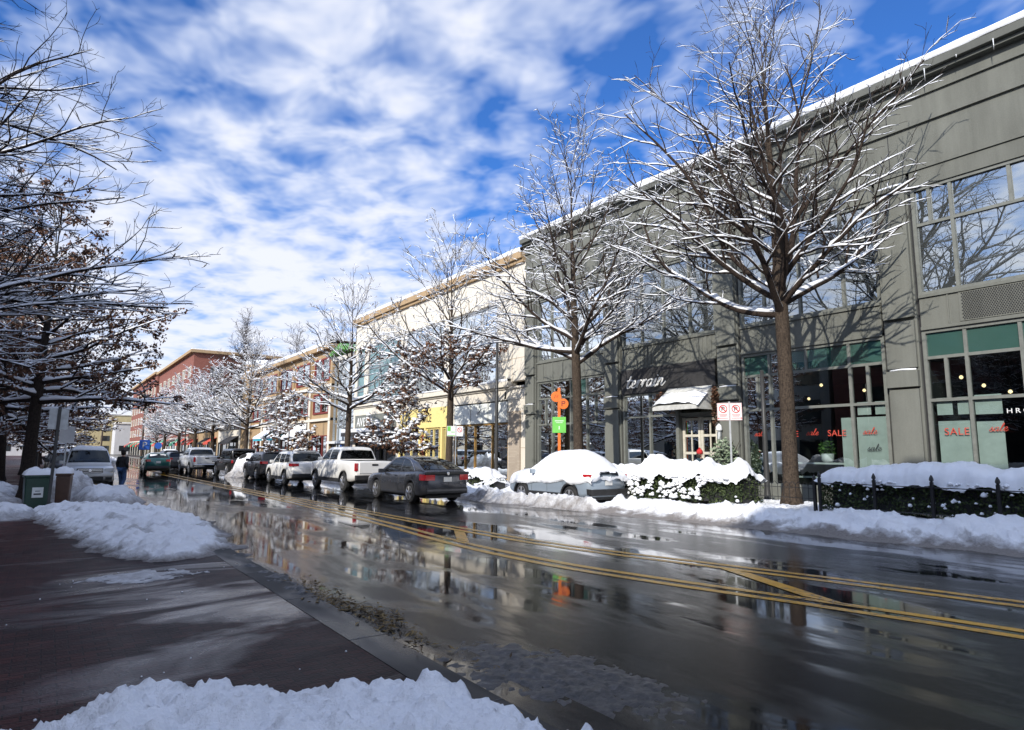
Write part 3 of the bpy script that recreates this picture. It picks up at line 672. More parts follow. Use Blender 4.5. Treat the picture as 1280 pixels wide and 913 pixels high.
def mannequin(loc,label,m,rz=0):
    t_=thing('mannequin',label,'mannequin',loc,rz,'mannequins in the upstairs windows')
    MB().lathe([(.02,1.72),(.075,1.66),(.10,1.56),(.08,1.46),(.05,1.40),(.06,1.36)][::-1],(0,0,0),10).build('head',MAT['mannequin'],t_,smooth=True)
    b=MB(); b.lathe([(.16,.62),(.19,.80),(.17,.92),(.125,1.06),(.17,1.24),(.19,1.32),(.10,1.40),(.05,1.42)],(0,0,0),14)
    for s in (-1,1): b.tube([(0,s*.19,1.31),(.02,s*.27,1.06),(.0,s*.24,.80)],[.055,.045,.03],8)
    b.build('blouse',MAT[m],t_,smooth=True)
    MB().lathe([(.30,.12),(.24,.45),(.17,.72),(.16,.9)],(0,0,0),14).build('skirt',MAT['teal_bag' if m=='mannequin' else m],t_,smooth=True)
mannequin((XF+.8,6.0,6.53),'mannequin in pale dress, upstairs right-hand window, nearer the frame post','mannequin')
mannequin((XF+.8,5.35,6.53),'mannequin in white blouse at the far right of the upstairs window','white_paint')
mannequin((XF+.8,19.0,6.53),'mannequin in purple dress in the window above the garden shop','purple_cloth')

# ===== cream stone building
K=thing('shop_building','cream stone shop building with yellow shopfront and large teal upper windows','building',(22,40,0))
cy0,cy1=27.96,52.4
kp=[(27.96,29.6),(35.55,36.1),(43.4,44.0),(51.9,52.4)]
mb=MB()
for ya,yb in kp: mb.box(XF,XF+.4,ya,yb,.0,4.7)
mb.box(XF-.02,XF+.4,cy0,cy1,4.7,5.30); mb.box(XF-.12,XF+.4,cy0,cy1,5.30,5.42); mb.box(XF-.28,XF+.4,cy0+1.3,cy1,5.42,5.72); 
kp2=[(27.96,30.75),(36.2,37.0),(42.6,43.6),(49.6,50.4),(51.9,52.4)]
for ya,yb in kp2: mb.box(XF+.0,XF+.4,ya,yb,5.72,10.45)
mb.box(XF,XF+.4,cy0,cy1,10.45,12.6); mb.box(XF-.06,XF,cy0,cy1,10.5,10.7)
mb.build('wall',MAT['cream_stone'],K,world=True,bevel=.015)
mb=MB()
for z in (2.0,4.0,7.0,8.6,10.2): mb.box(XF-.004,XF+.01,cy0,30.7,z-.012,z+.012)
mb.box(XF-.004,XF+.01,29.2,29.225,.15,10.4); mb.build('wall_joint',MAT['tan_stone'],K,world=True)
MB().box(XF-.10,XF-.002,28.35,29.4,.145,3.98).build('stone_cladding',MAT['ledge_stone'],K,world=True)
MB().box(XF-.35,XF+.5,cy0,cy1,12.602,12.98).box(XF-.2,XF,cy0,cy1,12.4,12.6).build('cornice',MAT['tan_stone'],K,world=True)
roofsnow(XF-.37,XF+3,cy0,cy1,12.983,.28,4,.4).build('roof_snow',MAT['snow_clean'],K,smooth=True,world=True)
mb=roofsnow(XF-.29,XF+.1,cy0+1.3,cy1,5.723,.16,9,.3); mb.build('snow_ledge',MAT['snow_clean'],K,smooth=True,world=True)
MB().box(XF+6,XF+24,cy0,cy1,0,12.6).box(XF+.4,XF+6,cy0,cy1,12.3,12.6).box(XF+.4,XF+6,cy0,cy1,4.75,5.5).build('shell',MAT['tan_stone'],K,world=True)
for i in range(4):
    a,b=kp2[i][1],kp2[i+1][0]
    n=3 if b-a>3 else 1; vs=[a+(b-a)*k/n for k in range(1,n)]
    window(K,XF,a,b,5.72,10.45,vs,[6.75,8.5],pane='glass_cream_building',frame='galv',fw=.08)
    room(K,XF+.3,XF+5.5,a,b,5.72,10.44)
# left shop: white sign panels over a bronze window
window(K,XF,29.6,35.55,.15,3.42,[31.3,33.2,34.3],[],frame='wood_gold')
room(K,XF+.3,XF+4,29.6,35.55,.15,3.45,'dark_room')
MB().box(XF+.5,XF+.55,31.4,34.2,.15,3.4).build('display_board',MAT['wood_gold'],K,world=True)
mb=MB()
for a in (29.7,31.65,33.6): mb.box(XF-.03,XF+.2,a,a+1.85,3.44,4.62)
PB=mb.build('shop_sign',MAT['panel_white'],K,world=True,bevel=.01)
sub(PB,K,'lettering',script_mb('rl',.16,XF-.04,32.75,3.98,.010).lathe([(.05,0),(.02,.08)],(XF-.05,32.55,4.42),6),'frame_gray')
for y,label in ((31.9,'tall bronze dress form left of centre in the brown shop window'),(33.6,'tall bronze dress form nearest the yellow shopfront')):
    t_=thing('dress_form',label,'mannequin',(XF+.42,y,.15)); MB().lathe([(.10,.0),(.03,.08),(.03,1.0),(.16,1.1),(.11,1.35),(.17,1.6),(.05,1.75),(.04,1.85)],(0,0,0),12).build('torso',MAT['wood_gold'],t_,smooth=True)
MB().box(XF-.02,XF+.06,29.75,29.9,4.75,5.15).build('wall_lamp',MAT['black_metal'],K,world=True)
# yellow shopfront
YS=MB().box(XF-.06,XF+.25,36.1,43.4,3.36,4.70).build('shop_sign',MAT['yellow_panel'],K,world=True)
sub(YS,K,'lettering',text_mb('SOURCE',.55,XF-.065,40.6,3.75,.02,.72,1.0),'frame_dark')
mb=MB(); 
for y in (36.12,37.0,39.3,40.1,43.2): mb.box(XF-.05,XF+.2,y,y+.22 if y!=36.12 else 36.5,.15,3.36)
mb.box(XF-.04,XF+.19,36.3,43.4,.15,.5); mb.build('shopfront_frame',MAT['yellow_panel'],K,world=True)
window(K,XF,36.5,39.3,.5,3.35,[37.6,38.4],[],frame='yellow_panel',fw=.07); window(K,XF,40.32,43.2,.5,3.35,[41.7],[],frame='yellow_panel',fw=.07)
MB().box(XF+.1,XF+.15,39.52,40.1,.15,2.9).build('door',MAT['red_frame'],K,world=True)
room(K,XF+.3,XF+4,36.1,43.4,.15,3.36,'dark_room')
mb=MB()
q=random.Random(2)
for _ in range(26):
    y=q.uniform(36.6,39.1); z=q.uniform(.6,2.5); mb.lathe([(.05,0),(.14,.08),(.15,.25),(.06,.34)],(XF+.6,y,z),8)
tag(mb.build('goods_display',MAT['pink_goods'],None,smooth=True),'pink and red goods heaped in the yellow shopfront window','goods',kind='stuff')
mb=MB()
for y in (36.9,38.4,39.9,41.5,43): mb.tube([(XF,y,5.0),(XF-.5,y,5.1),(XF-.62,y,4.95)],.02,5); mb.lathe([(.03,.1),(.10,0),(.08,-.03)],(XF-.62,y,4.88),8)
mb.build('sign_lamp',MAT['black_metal'],K,world=True)
# dark salon sign and canopy
AV=MB().box(XF-.05,XF+.25,44.0,51.9,3.55,4.69).build('shop_sign',MAT['frame_gray'],K,world=True)
sub(AV,K,'lettering',text_mb('AVEDA',.72,XF-.06,51.4,3.78,.04,.92,1.12),'white_paint')
CN=MB().box(XF-1.1,XF+.1,43.9,52.3,2.95,3.25).build('canopy',MAT['frame_dark'],K,world=True)
sub(CN,K,'snow_cap',roofsnow(XF-1.1,XF-.06,43.95,52.25,3.253,.28,3,.3),'snow_clean',smooth=True)
window(K,XF,44.0,51.9,.15,2.95,[46,48,50],[],frame='frame_dark'); room(K,XF+.3,XF+4,44,51.9,.15,3.4,'dark_room')

# ===== glazed corner stair tower with lime roof band
T=thing('glass_tower','slim glazed corner tower with lime green roof band','building',(22,55,0))
MB().box(XF+.35,XF+8,52.42,57.4,0,9.9).build('shell',MAT['tan_stone'],T,world=True)
window(T,XF,52.42,57.4,2.6,9.9,[53.7,55,56.2],[4.2,5.8,7.2,8.6],pane='tower_glass',frame='galv',fw=.10)
window(T,XF,52.42,57.4,.1,2.4,[53.7,55,56.2],[],frame='galv',fw=.10,name='entrance'); MB().box(XF-.5,XF+.3,52.42,57.4,2.4,2.6).build('canopy',MAT['white_paint'],T,world=True)
MB().prism([(52.3,10.3),(52.3,10.7),(54.9,11.35),(57.5,10.7),(57.5,10.3),(54.9,10.85)],0,XF-.5,XF+1).build('roof_band',MAT['lime_band'],T,world=True)
MB().box(XF-.2,XF+8,52.42,57.4,9.9,10.25).build('roof',MAT['white_stone'],T,world=True)

# ===== tan block with red window frames
N_=thing('shop_building','tan stone three-storey block with dark red window frames and rounded corner','building',(22,74,0))
ty0,ty1=57.5,92
mb=MB(); mb.box(XF,XF+12,ty0,ty1,0,11.3)
for y in (57.5,63.2,69,74.8,80.6,86.3): mb.box(XF-.18,XF-.001,y,y+.55,0,11.0)
mb.build('wall',MAT['tan_stone'],N_,world=True)
mb=MB(); 
for z in (4.55,7.7): mb.box(XF-.26,XF+.1,ty0,ty1,z,z+.25)
for y in (57.5,63.2,69,74.8,80.6,86.3): mb.box(XF-.22,XF-.181,y+.02,y+.53,0,7.6)
mb.build('trim',MAT['cream_stone'],N_,world=True)
MB().box(XF-.5,XF+12.2,ty0,ty1,11.3,11.7).build('cornice',MAT['tan_stone'],N_,world=True); roofsnow(XF-.52,XF+6,ty0,ty1,11.703,.4,6,.6).build('roof_snow',MAT['snow_clean'],N_,smooth=True,world=True)
MB().lathe([(2.6,0),(2.6,12.4),(2.9,12.5),(2.9,12.9)],(XF+2,89,0),24).build('corner_turret',MAT['tan_stone'],N_,world=True,smooth=False); MB().lathe([(2.95,12.9),(2.9,13.3),(2.0,13.6),(.2,13.7)],(XF+2,89,0),24).build('roof_snow',MAT['snow_clean'],N_,world=True,smooth=True)
for i,y in enumerate((57.5,63.2,69,74.8,80.6)):
    a=y+.9; b=y+5.2
    window(N_,XF-.16,a,b,8.35,10.6,[(a+b)/2],[],pane='far_glass',frame='red_frame',fw=.18,outer=.16); window(N_,XF-.16,a,b,5.25,7.2,[(a+b)/2],[],pane='far_glass',frame='red_frame',fw=.18,outer=.16)
    window(N_,XF-.16,a,b,.15,3.2,[a+1.4,a+2.9],[],pane='far_glass',frame=('red_frame','frame_dark')[i%2],fw=.12,name='shopfront')
    if i in (1,2,3):
        aw=MB().add([(XF-.19,a,4.0),(XF-.19,b,4.0),(XF-1.3,b,3.1),(XF-1.3,a,3.1),(XF-1.3,b,2.85),(XF-1.3,a,2.85)],[(0,1,2,3),(3,2,4,5)]).build('awning',MAT[('awning_dark','awning_dark','awning_teal','awning_teal')[i]],N_,world=True)
        sub(aw,N_,'snow_cap',MB().add([(XF-.22,a,4.03),(XF-.22,b,4.03),(XF-1.33,b,3.28),(XF-1.33,a,3.28),(XF-1.36,b,3.08),(XF-1.36,a,3.08)],[(0,1,2,3),(3,2,4,5)]),'snow_clean')
        MB().box(XF-.24,XF-.182,a,b,3.75,4.45).build('shop_sign',MAT['white_paint'],N_,world=True)

# ===== row of small storefronts farther along
def storefront(y0,y1,h,m,label,aw,rows=2,X=XF,ret=None):
    t_=thing('shop_building',label,'building',(X+1,(y0+y1)/2,0))
    MB().box(X,X+12,y0,y1,0,h).build('wall',MAT[m],t_,world=True)
    MB().box(X-.35,X+12.1,y0,y1,h+.002,h+.4).build('cornice',MAT['tan_stone' if m!='tan_stone' else 'cream_stone'],t_,world=True); roofsnow(X-.36,X+6,y0,y1,h+.403,.35,y0,.8).build('roof_snow',MAT['snow_clean'],t_,smooth=True,world=True)
    n=max(1,int((y1-y0)/5))
    for k in range(n):
        a=y0+(y1-y0)*k/n+.7; b=y0+(y1-y0)*(k+1)/n-.7
        for r in range(rows):
            z=4.6+r*3.3
            if z+2<h: window(t_,X-.16,a,b,z,z+2,[(a+b)/2],[],pane='far_glass',frame='frame_dark',fw=.14)
        window(t_,X-.16,a,b,.2,2.9,[(a+b)/2],[],pane='far_glass',frame='frame_dark',fw=.12,name='shopfront')
        c=aw[k%len(aw)]
        if c:
            w=MB().add([(X-.03,a,3.7),(X-.03,b,3.7),(X-1.3,b,2.9),(X-1.3,a,2.9),(X-1.3,b,2.6),(X-1.3,a,2.6)],[(0,1,2,3),(3,2,4,5)]).build('awning',MAT[c],t_,world=True)
    return t_
storefront(92.1,106,8.0,'cream_stone','low cream storefront row with dark awnings behind the snowy trees',['awning_dark',None,'awning_dark'],1)
storefront(106.1,131.5,9.5,'tan_stone','tan storefront row beside the red brick block',['awning_red','awning_dark',None,'awning_red'],1)
# ===== red brick block
def brickblock(y0,y1,h,label,X=XF):
    t_=thing('brick_building',label,'building',(X+1,(y0+y1)/2,0))
    MB().box(X,X+18,y0,y1,4.2,h).build('wall',MAT['red_brick'],t_,world=True)
    MB().box(X-.05,X+18,y0-.05,y1+.05,0,4.2).build('ground_floor_wall',MAT['white_stone'],t_,world=True)
    MB().box(X-.7,X+18.5,y0-.7,y1+.6,h+.002,h+.55).build('roof',MAT['tan_stone'],t_,world=True)
    MB().box(X-.5,X+18.2,y0-.5,y1+.4,h+.552,h+.75).build('roof_snow',MAT['snow_clean'],t_,world=True)
    n=int((y1-y0)/6)
    for k in range(n):
        a=y0+(y1-y0)*(k+.28)/n; b=y0+(y1-y0)*(k+.72)/n
        for r in range(int((h-5)/3.4)): window(t_,X-.16,a,b,5.4+r*3.4,7.4+r*3.4,[(a+b)/2],[],pane='far_glass',frame='cream_stone',fw=.2,outer=.18)
        window(t_,X-.22,a-.6,b+.6,.2,3.4,[(a+b)/2],[],pane='far_glass',frame='frame_dark',fw=.14,name='shopfront')
        c=('awning_red','awning_green','awning_dark','awning_red','awning_green')[k%5]
        MB().add([(X-.07,a-.6,3.9),(X-.07,b+.6,3.9),(X-1.5,b+.6,2.9),(X-1.5,a-.6,2.9),(X-1.5,b+.6,2.5),(X-1.5,a-.6,2.5)],[(0,1,2,3),(3,2,4,5)]).build('awning',MAT[c],t_,world=True)
    for k in range(3):
        x=X+3+k*5
        for r in range(int((h-5)/3.4)):
            MB().box(x,x+2.2,y0-.06,y0-.003,5.4+r*3.4,7.4+r*3.4).build('window',MAT['far_glass'],t_,world=True)
brickblock(132,178,20.0,'nearer wing of the red brick block with wide flat eaves')
brickblock(182,238,20.6,'farther wing of the red brick block at the street end')
MB_=MB()
t_=thing('link_building','pale recessed link between two red brick wings','building',(23,180,0)); MB().box(21.6,36,178.9,181,0,18).build('wall',MAT['white_stone'],t_,world=True); MB().box(21.4,36,178.9,181,18.002,18.4).build('roof',MAT['white_paint'],t_,world=True)
# ===== end of the street and left-hand side
def block(x0,x1,y0,y1,h,m,label,rows=0,faceY=True,roofm='snow_clean',name='distant_building'):
    t_=thing(name,label,'building',((x0+x1)/2,(y0+y1)/2,0))
    MB().box(x0,x1,y0,y1,0,h).build('wall',MAT[m],t_,world=True); MB().box(x0-.3,x1+.3,y0-.3,y1+.3,h+.002,h+.35).build('roof',MAT['white_stone'],t_,world=True); MB().box(x0-.2,x1+.2,y0-.2,y1+.2,h+.352,h+.6).build('roof_snow',MAT[roofm],t_,world=True)
    n=max(2,int((x1-x0)/5))
    for r in range(rows):
        for k in range(n):
            a=x0+(x1-x0)*(k+.25)/n; b=x0+(x1-x0)*(k+.75)/n; MB().box(a,b,y0-.06,y0-.003,1.2+r*3.4,3.0+r*3.4).build('window',MAT['far_glass'],t_,world=True)
    return t_
block(8,34,262,285,13.5,'far_yellow','pale yellow building closing the far end of the street',3)
block(17.5,34,246,258,10,'far_white','white building just left of the red brick block',1)
block(-22,4,210,230,5.5,'far_white','low white building beyond the left-hand trees',1)
block(-30,-8.5,47,75,6.6,'beige_wall','low beige building at the left edge behind dark tree trunks',1)
block(-26,-8,84,130,6.0,'cream_stone','long low cream building behind the left-hand row of trees',1)
t_=thing('infill_building','unseen beige three-storey building added behind the left oaks','building',(-15,37,0)); MB().box(-22,-9.6,27.4,46.7,0,10.6).build('wall',MAT['beige_wall'],t_,world=True); MB().box(-22.2,-9.4,27.3,46.8,10.602,11).build('roof',MAT['concrete'],t_,world=True)  # out of view, added to close the sky gap mirrored in the shop windows
for k in range(5):
    for r in range(3): MB().box(-9.596,-9.53,28.2+k*3.7,30.2+k*3.7,.9+r*3.3,2.9+r*3.3).build('window',MAT['far_glass'],t_,world=True)
# tall block on the near left, out of frame: it shades the near pavement and is mirrored in the shop windows
t_=thing('apartment_building','tall beige apartment block beside the near pavement','building',(-14,-14,0))
MB().box(-24,-6.2,-34,-3.5,0,17.4).build('wall',MAT['beige_wall'],t_,world=True); MB().box(-24.3,-5.9,-34.3,-3.2,17.402,17.9).build('roof',MAT['concrete'],t_,world=True)
for r in range(5):
    for k in range(6):
        y=-32+k*4.6; MB().box(-6.196,-6.13,y,y+2.4,1.2+r*3.3,3.1+r*3.3).build('window',MAT['far_glass'],t_,world=True)
t_=thing('brick_building','three-storey brick shop row set back behind the near bare tree','building',(-14,12,0))
MB().box(-22,-9.5,1.5,27,0,11.2).build('wall',MAT['red_brick'],t_,world=True); MB().box(-22.2,-9.2,1.3,27.2,11.202,11.6).build('roof',MAT['concrete'],t_,world=True)
for k in range(5): y=4.6+k*4.3; MB().box(-9.496,-9.43,y,y+2.6,.3,3.2).build('shopfront',MAT['far_glass'],t_,world=True); [MB().box(-9.496,-9.43,y+.3,y+2.2,z,z+2.1).build('window',MAT['far_glass'],t_,world=True) for z in (4.8,8.4)]
# ------------------------------------------------------------------ trees
def rot_about(v,axis,a): return Matrix.Rotation(a,3,axis)@v
class Tree:
    """grows a branch skeleton; wood, snow and leaves are meshed from it"""
    def __init__(s,seed): s.q=random.Random(seed); s.br=[]   # (pts, radii, level)
    def branch(s,p,d,L,r0,r1,lvl,P):
        q=s.q; n=max(3,int(L/P['seg'][lvl])+1); pts=[p.copy()]; rad=[r0]; d=d.normalized(); dirs=[d]
        step=L/n
        for i in range(n):
            w=P['wob'][lvl]
            d=(d+Vector((q.gauss(0,w),q.gauss(0,w),q.gauss(0,w)*.8))+Vector((0,0,P['up'][lvl]*step))).normalized()
            if lvl==1 and i<3: d=(d+Vector((0,0,P.get('sag',0)))).normalized()
            p=p+d*step; pts.append(p.copy()); dirs.append(d); rad.append(r0+(r1-r0)*((i+1)/n)**.8)
        s.br.append((pts,rad,lvl))
        if lvl>=P['max']: return
        nk=max(1,int(L*P['den'][lvl]*q.uniform(.8,1.2))); az=q.uniform(0,6.28)
        lo=P['from'][lvl]
        for k in range(nk):
            t=lo+(1-lo)*((k+q.uniform(.2,.8))/nk); t=min(t,.985)
            fi=t*n; i=int(fi); i=min(i,n-1); f=fi-i
            pp=pts[i].lerp(pts[i+1],f); dd=dirs[i+1]; rr=rad[i]+(rad[i+1]-rad[i])*f
            az+=2.4+q.uniform(-.5,.5)
            ax=dd.orthogonal().normalized(); ax=rot_about(ax,dd,az)
            a=R(q.uniform(*P['ang'][lvl])); nd=rot_about(dd,ax,a)
            if nd.z<P['minz'][lvl]: nd.z=P['minz'][lvl]+q.uniform(0,.15); nd.normalize()
            cl=L*P['len'][lvl]*(1.05-t*P['tap'][lvl])*q.uniform(.65,1.2); cl=max(cl,P['minl'][lvl])
            cr_=min(rr*.72,P['rmax'][lvl+1])*q.uniform(.7,1.0)
            s.branch(pp,nd,cl,max(cr_,P['rmin']),max(cr_*.35,P['rmin']*.75),lvl+1,P)
    def wood(s,lv):
        mb=MB(); sides={0:12,1:8,2:5,3:4,4:3,5:3}
        for pts,rad,l in s.br:
            if l in lv: mb.tube(pts,rad,sides[l],False)
        return mb
    def snow(s,P,amount=1.,zmax=99,lmax=4,wmin=.012):
        """a ridge of snow lying on every limb that is not too steep"""
        mb=MB(); q=s.q
        for pts,rad,l in s.br:
            if l>lmax or l==0: continue
            run=[];
            m=len(pts); ph=q.uniform(0,50)
            k=1 if l>2 else 2
            # denser points on big limbs
            Q=[];Rr=[]
            for i in range(m-1):
                for j in range(k): t=j/k; Q.append(pts[i].lerp(pts[i+1],t)); Rr.append(rad[i]+(rad[i+1]-rad[i])*t)
            Q.append(pts[-1]); Rr.append(rad[-1]); m=len(Q)
            cover=[]
            for i in range(m):
                d=(Q[min(i+1,m-1)]-Q[max(i-1,0)]).normalized(); st=abs(d.z)
                g=noise.noise(Vector((ph,i*.55/ k,l)))
                hf_=max(0,1-max(0,Q[i].z-zmax)/2.5)
                a=amount*hf_*max(0,1-max(0,st-.25)/.62)+.7*g-.06*(l>=3)
                if l>=3 and Q[i].z>zmax: a=-1
                cover.append(a)
            def flush(run):
                if len(run)<2: return
                b=len(mb.v); nn=len(run)
                for c_,i in enumerate(run):
                    p=Q[i]; r=Rr[i]; d=(Q[min(i+1,m-1)]-Q[max(i-1,0)]); sd=Vector((d.y,-d.x,0)); sd=sd.normalized() if sd.length>1e-6 else Vector((1,0,0))
                    e=min(1,c_/1.2+.15,(nn-1-c_)/1.2+.15); cv=min(1.15,max(.25,cover[i]))
                    w=max(r*.92,wmin)*(.7+.35*cv)*min(1,e+.2); h=(min(.11,.010+r*1.05)*cv+wmin*.5)*e*(.75+.9*noise.noise(Vector((ph+9,i*1.1/k,l*3))))
                    z0=r*.35
                    for (a_,z_) in ((-1,z0),(-.8,z0+.55*h+.2*r),(0,r+h),(.8,z0+.55*h+.2*r),(1,z0)):
                        mb.v.append((p.x+sd.x*w*a_,p.y+sd.y*w*a_,p.z+z_))
                for c_ in range(nn-1):
                    for a_ in range(4): mb.f.append((b+c_*5+a_,b+c_*5+a_+1,b+c_*5+a_+6,b+c_*5+a_+5))
                    mb.f.append((b+c_*5+4,b+c_*5,b+c_*5+5,b+c_*5+9))
            for i in range(m):
                if cover[i]>.18: run.append(i)
                else: flush(run); run=[]
            flush(run)
        return mb
    def leaves(s,n,size,lv,zmin=0,zmax=99,hang=.6):
        mb=MB(); q=s.q; tips=[b for b in s.br if b[2] in lv and zmin<b[0][-1].z<zmax]
        if not tips: return mb
        for _ in range(n):
            pts,rad,l=q.choice(tips); i=q.randrange(1,len(pts)); p=pts[i]+Vector((q.gauss(0,.07),q.gauss(0,.07),q.gauss(-.05,.06)))
            a=Vector((q.gauss(0,.6),q.gauss(0,.6),-abs(q.gauss(hang,.4)))).normalized(); b=a.orthogonal().normalized(); b=rot_about(b,a,q.uniform(0,6.28)); z=size*q.uniform(.6,1.3)
            c=a.cross(b)*z*.22
            mb.add([p,p+a*z*.5+b*z*.42+c,p+a*z*1.1,p+a*z*.5-b*z*.42+c],[(0,1,2,3)])
        return mb
def make_tree(name,label,loc,seed,H,trunk_r,fork,P,leader=True,nlimb=16,limb_len=(5.5,2.0),elev=(20,70),group=None,snow=1.,snow_z=99,wmin=.012,lmax=4,leafn=0,leaf_size=.09,leaf_z=(0,99),bk='bark',tw='twig',lean=(0,0),scaffold=0,aim=None,tufts=0):
    T_=Tree(seed); q=T_.q; root=thing(name,label,'tree',loc,0,group)
    # trunk as a leader that thins out to the top
    n=26; pts=[];rad=[]; x=y=0
    top=H if leader else fork*1.12
    for i in range(n+1):
        t=i/n; z=top*t
        x=lean[0]*t+.05*math.sin(seed+3.1*t)*(1+2*t); y=lean[1]*t+.05*math.sin(seed*2+2.7*t)*(1+2*t)
        r=trunk_r*(1.0+.55*math.exp(-z/.22)) * (1-.12*min(1,z/fork))
        if z>fork: r*=max(.05,(1-(z-fork)/(top-fork+.01))**1.15) if leader else .9
        pts.append(Vector((x,y,z))); rad.append(max(r,.012))
    T_.br.append((pts,rad,0))
    def at(z):
        f=min(z/top,0.999)*n; i=int(f); return pts[i].lerp(pts[i+1],f-i), rad[i]+(rad[i+1]-rad[i])*(f-i)
    az=q.uniform(0,6.28)
    zt=(H*.96 if leader else top*.99)
    for k in range(nlimb):
        t=(k/(max(1,nlimb-1)))**(1.15 if leader else 1.0)
        z=fork+(zt-fork)*t
        if not leader: z=fork*.93+(zt-fork*.93)*t
        p,r=at(z); az+=2.399+q.uniform(-.35,.35)
        e=R(elev[0]+(elev[1]-elev[0])*t+q.uniform(-8,8)); L=(limb_len[0]+(limb_len[1]-limb_len[0])*t)*q.uniform(.8,1.15)
        d=Vector((math.cos(az)*math.cos(e),math.sin(az)*math.cos(e),math.sin(e)))
        rr=min(r*.62,P['rmax'][1])*(1-.35*t if leader else q.uniform(.7,1))
        T_.branch(p,d,L,max(rr,.02),max(rr*.22,P['rmin']),1,P)
    if aim:
        for z,ad,L,rr in aim: p,r=at(z); T_.branch(p,Vector(ad),L,rr,rr*.2,1,P)
    T_.wood((0,)).build('trunk',MAT[bk],root,smooth=True,fix=False)
    T_.wood((1,2,3,4,5)).build('branches',MAT[tw],root,smooth=True,fix=False)
    if snow>0: T_.snow(P,snow,snow_z,lmax,wmin).build('snow_cover',MAT['snow_branch'],root,smooth=True,fix=False)['kind']='stuff'
    if leafn: T_.leaves(leafn,leaf_size,(3,4,5) if P['max']>=4 else (2,3),*leaf_z).build('foliage',MAT['brown_leaf'],root,fix=False)
    if tufts:
        mb=MB(); tips=[b for b in T_.br if b[2]>=2 and leaf_z[0]<b[0][-1].z<leaf_z[1]]
        for _ in range(tufts):
            p=q.choice(q.choice(tips)[0]); s_=q.uniform(.05,.16); mb.lathe([(s_*.6,-s_*.15),(s_,.0),(s_*.75,s_*.4),(s_*.2,s_*.6)],(p.x+q.gauss(0,.04),p.y+q.gauss(0,.04),p.z+.03),6)
        mb.build('snow_tufts',MAT['snow_branch'],root,smooth=True,fix=False)['kind']='stuff'
    return root,T_
#            level: 0     1      2      3      4
NEARP=dict(max=4,seg=[.5,.42,.32,.24,.2],wob=[.03,.095,.14,.18,.20],up=[0,.075,.10,.11,.09],den=[0,2.5,3.3,4.2,0],**{'from':[0,.16,.12,.1,0]},ang=[(0,0),(30,55),(30,58),(28,58),(0,0)],minz=[-1,.0,-.05,-.1,-.2],len=[0,.50,.50,.55,0],tap=[0,.62,.55,.4,0],minl=[0,.55,.32,.2,0],rmax=[9,.115,.046,.018,.009],rmin=.0062)
MIDP=dict(NEARP,den=[0,1.9,2.5,3.0,0],rmin=.0068,seg=[.6,.5,.4,.32,.28])
FARP=dict(NEARP,max=3,den=[0,2.9,3.8,0,0],rmin=.011,seg=[.8,.6,.5,.42,.4],rmax=[9,.11,.05,.022,.012])
TR={}
ST='street trees in the far planting strip'
# tree in front of the SALE windows: stout trunk, limbs spreading from about 6 m
make_tree('street_tree','large bare tree before the SALE windows, snow along its spreading limbs',(17.0,10.3,.3),21,14.6,.215,5.5,dict(NEARP,den=[0,2.2,2.9,4.0,0]),True,21,(6.2,4.2),(28,76),ST,2.1,15,.013,3,aim=[(5.5,(-.35,.93,.10),6.6,.12),(5.75,(-.3,-.85,.6),4.6,.11),(5.9,(-.75,.55,.38),5.8,.11),(6.1,(-.5,-.55,.8),6.2,.11),(6.4,(.1,.75,.85),6.5,.11),(6.3,(.25,-.35,1.0),6.8,.11)])
make_tree('street_tree','tall bare tree with straight leader between orange marker post and garden shop',(17.0,19.2,.3),34,13.9,.205,5.0,dict(NEARP,rmin=.0072,den=[0,2.3,3.0,3.8,0]),True,28,(5.6,3.2),(26,74),ST,1.9,16,.014,4,aim=[(5.5,(-.7,.75,.12),5.4,.10),(5.6,(-.3,-.95,.4),4.6,.09)])
make_tree('street_tree','snowy bare tree with brown lower leaves before the yellow shopfront',(17.0,29.3,.3),45,11.9,.19,4.2,MIDP,True,32,(5.2,3.0),(20,72),ST,1.9,16,.026,leafn=2600,leaf_size=.13,leaf_z=(3.4,7.2),tufts=300)
make_tree('street_tree','heavily snow-laden tree standing before the dark salon sign',(17.0,43.4,.3),56,12.0,.21,4.2,dict(MIDP,den=[0,2.0,2.5,2.6,0],rmin=.008),True,32,(5.2,3.0),(16,72),ST,1.9,16,.034)
FT,_=make_tree('street_tree','snow-covered tree in front of the tan block with red windows',(17.0,71.5,.3),67,11.6,.23,3.6,FARP,True,32,(5.6,3.2),(12,70),ST,1.5,14,.045)
FT2,_=make_tree('street_tree','snow-covered tree before the cream storefront row, nearer trunk',(16.8,88,.3),78,10.8,.24,3.6,FARP,True,32,(5.6,2.8),(8,62),ST,1.55,14,.05)
dup(FT2,(16.6,99,.3),1.9,'snow-covered tree before the cream storefront row, farther trunk')
dup(FT2,(16.5,112,.3),2.6,'snow-covered tree before the tan storefront row, left of its neighbours')
dup(FT2,(16.4,126,.3),4.0,'small snowy tree standing before the corner of the red brick block')
s_=dup(FT2,(16.6,137,.3),5.0,'farthest snowy street tree along the red brick front'); s_.scale=(.75,.75,.7)
# tall bare trees rising behind the storefront roofs
b1,_=make_tree('bare_tree','tall snowless tree rising above the storefront roofs beside the brick block',(27,118,0),91,25,.3,9,dict(FARP,rmin=.016),True,18,(8,3.0),(35,76),'bare trees behind the roofs',0)
dup(b1,(29,128,0),2.0,'second tall snowless tree overlapping the first, nearer the brick roof')
dup(b1,(29,96,-6),4.1,'lower snowless tree crown showing over the roof left of the round turret')
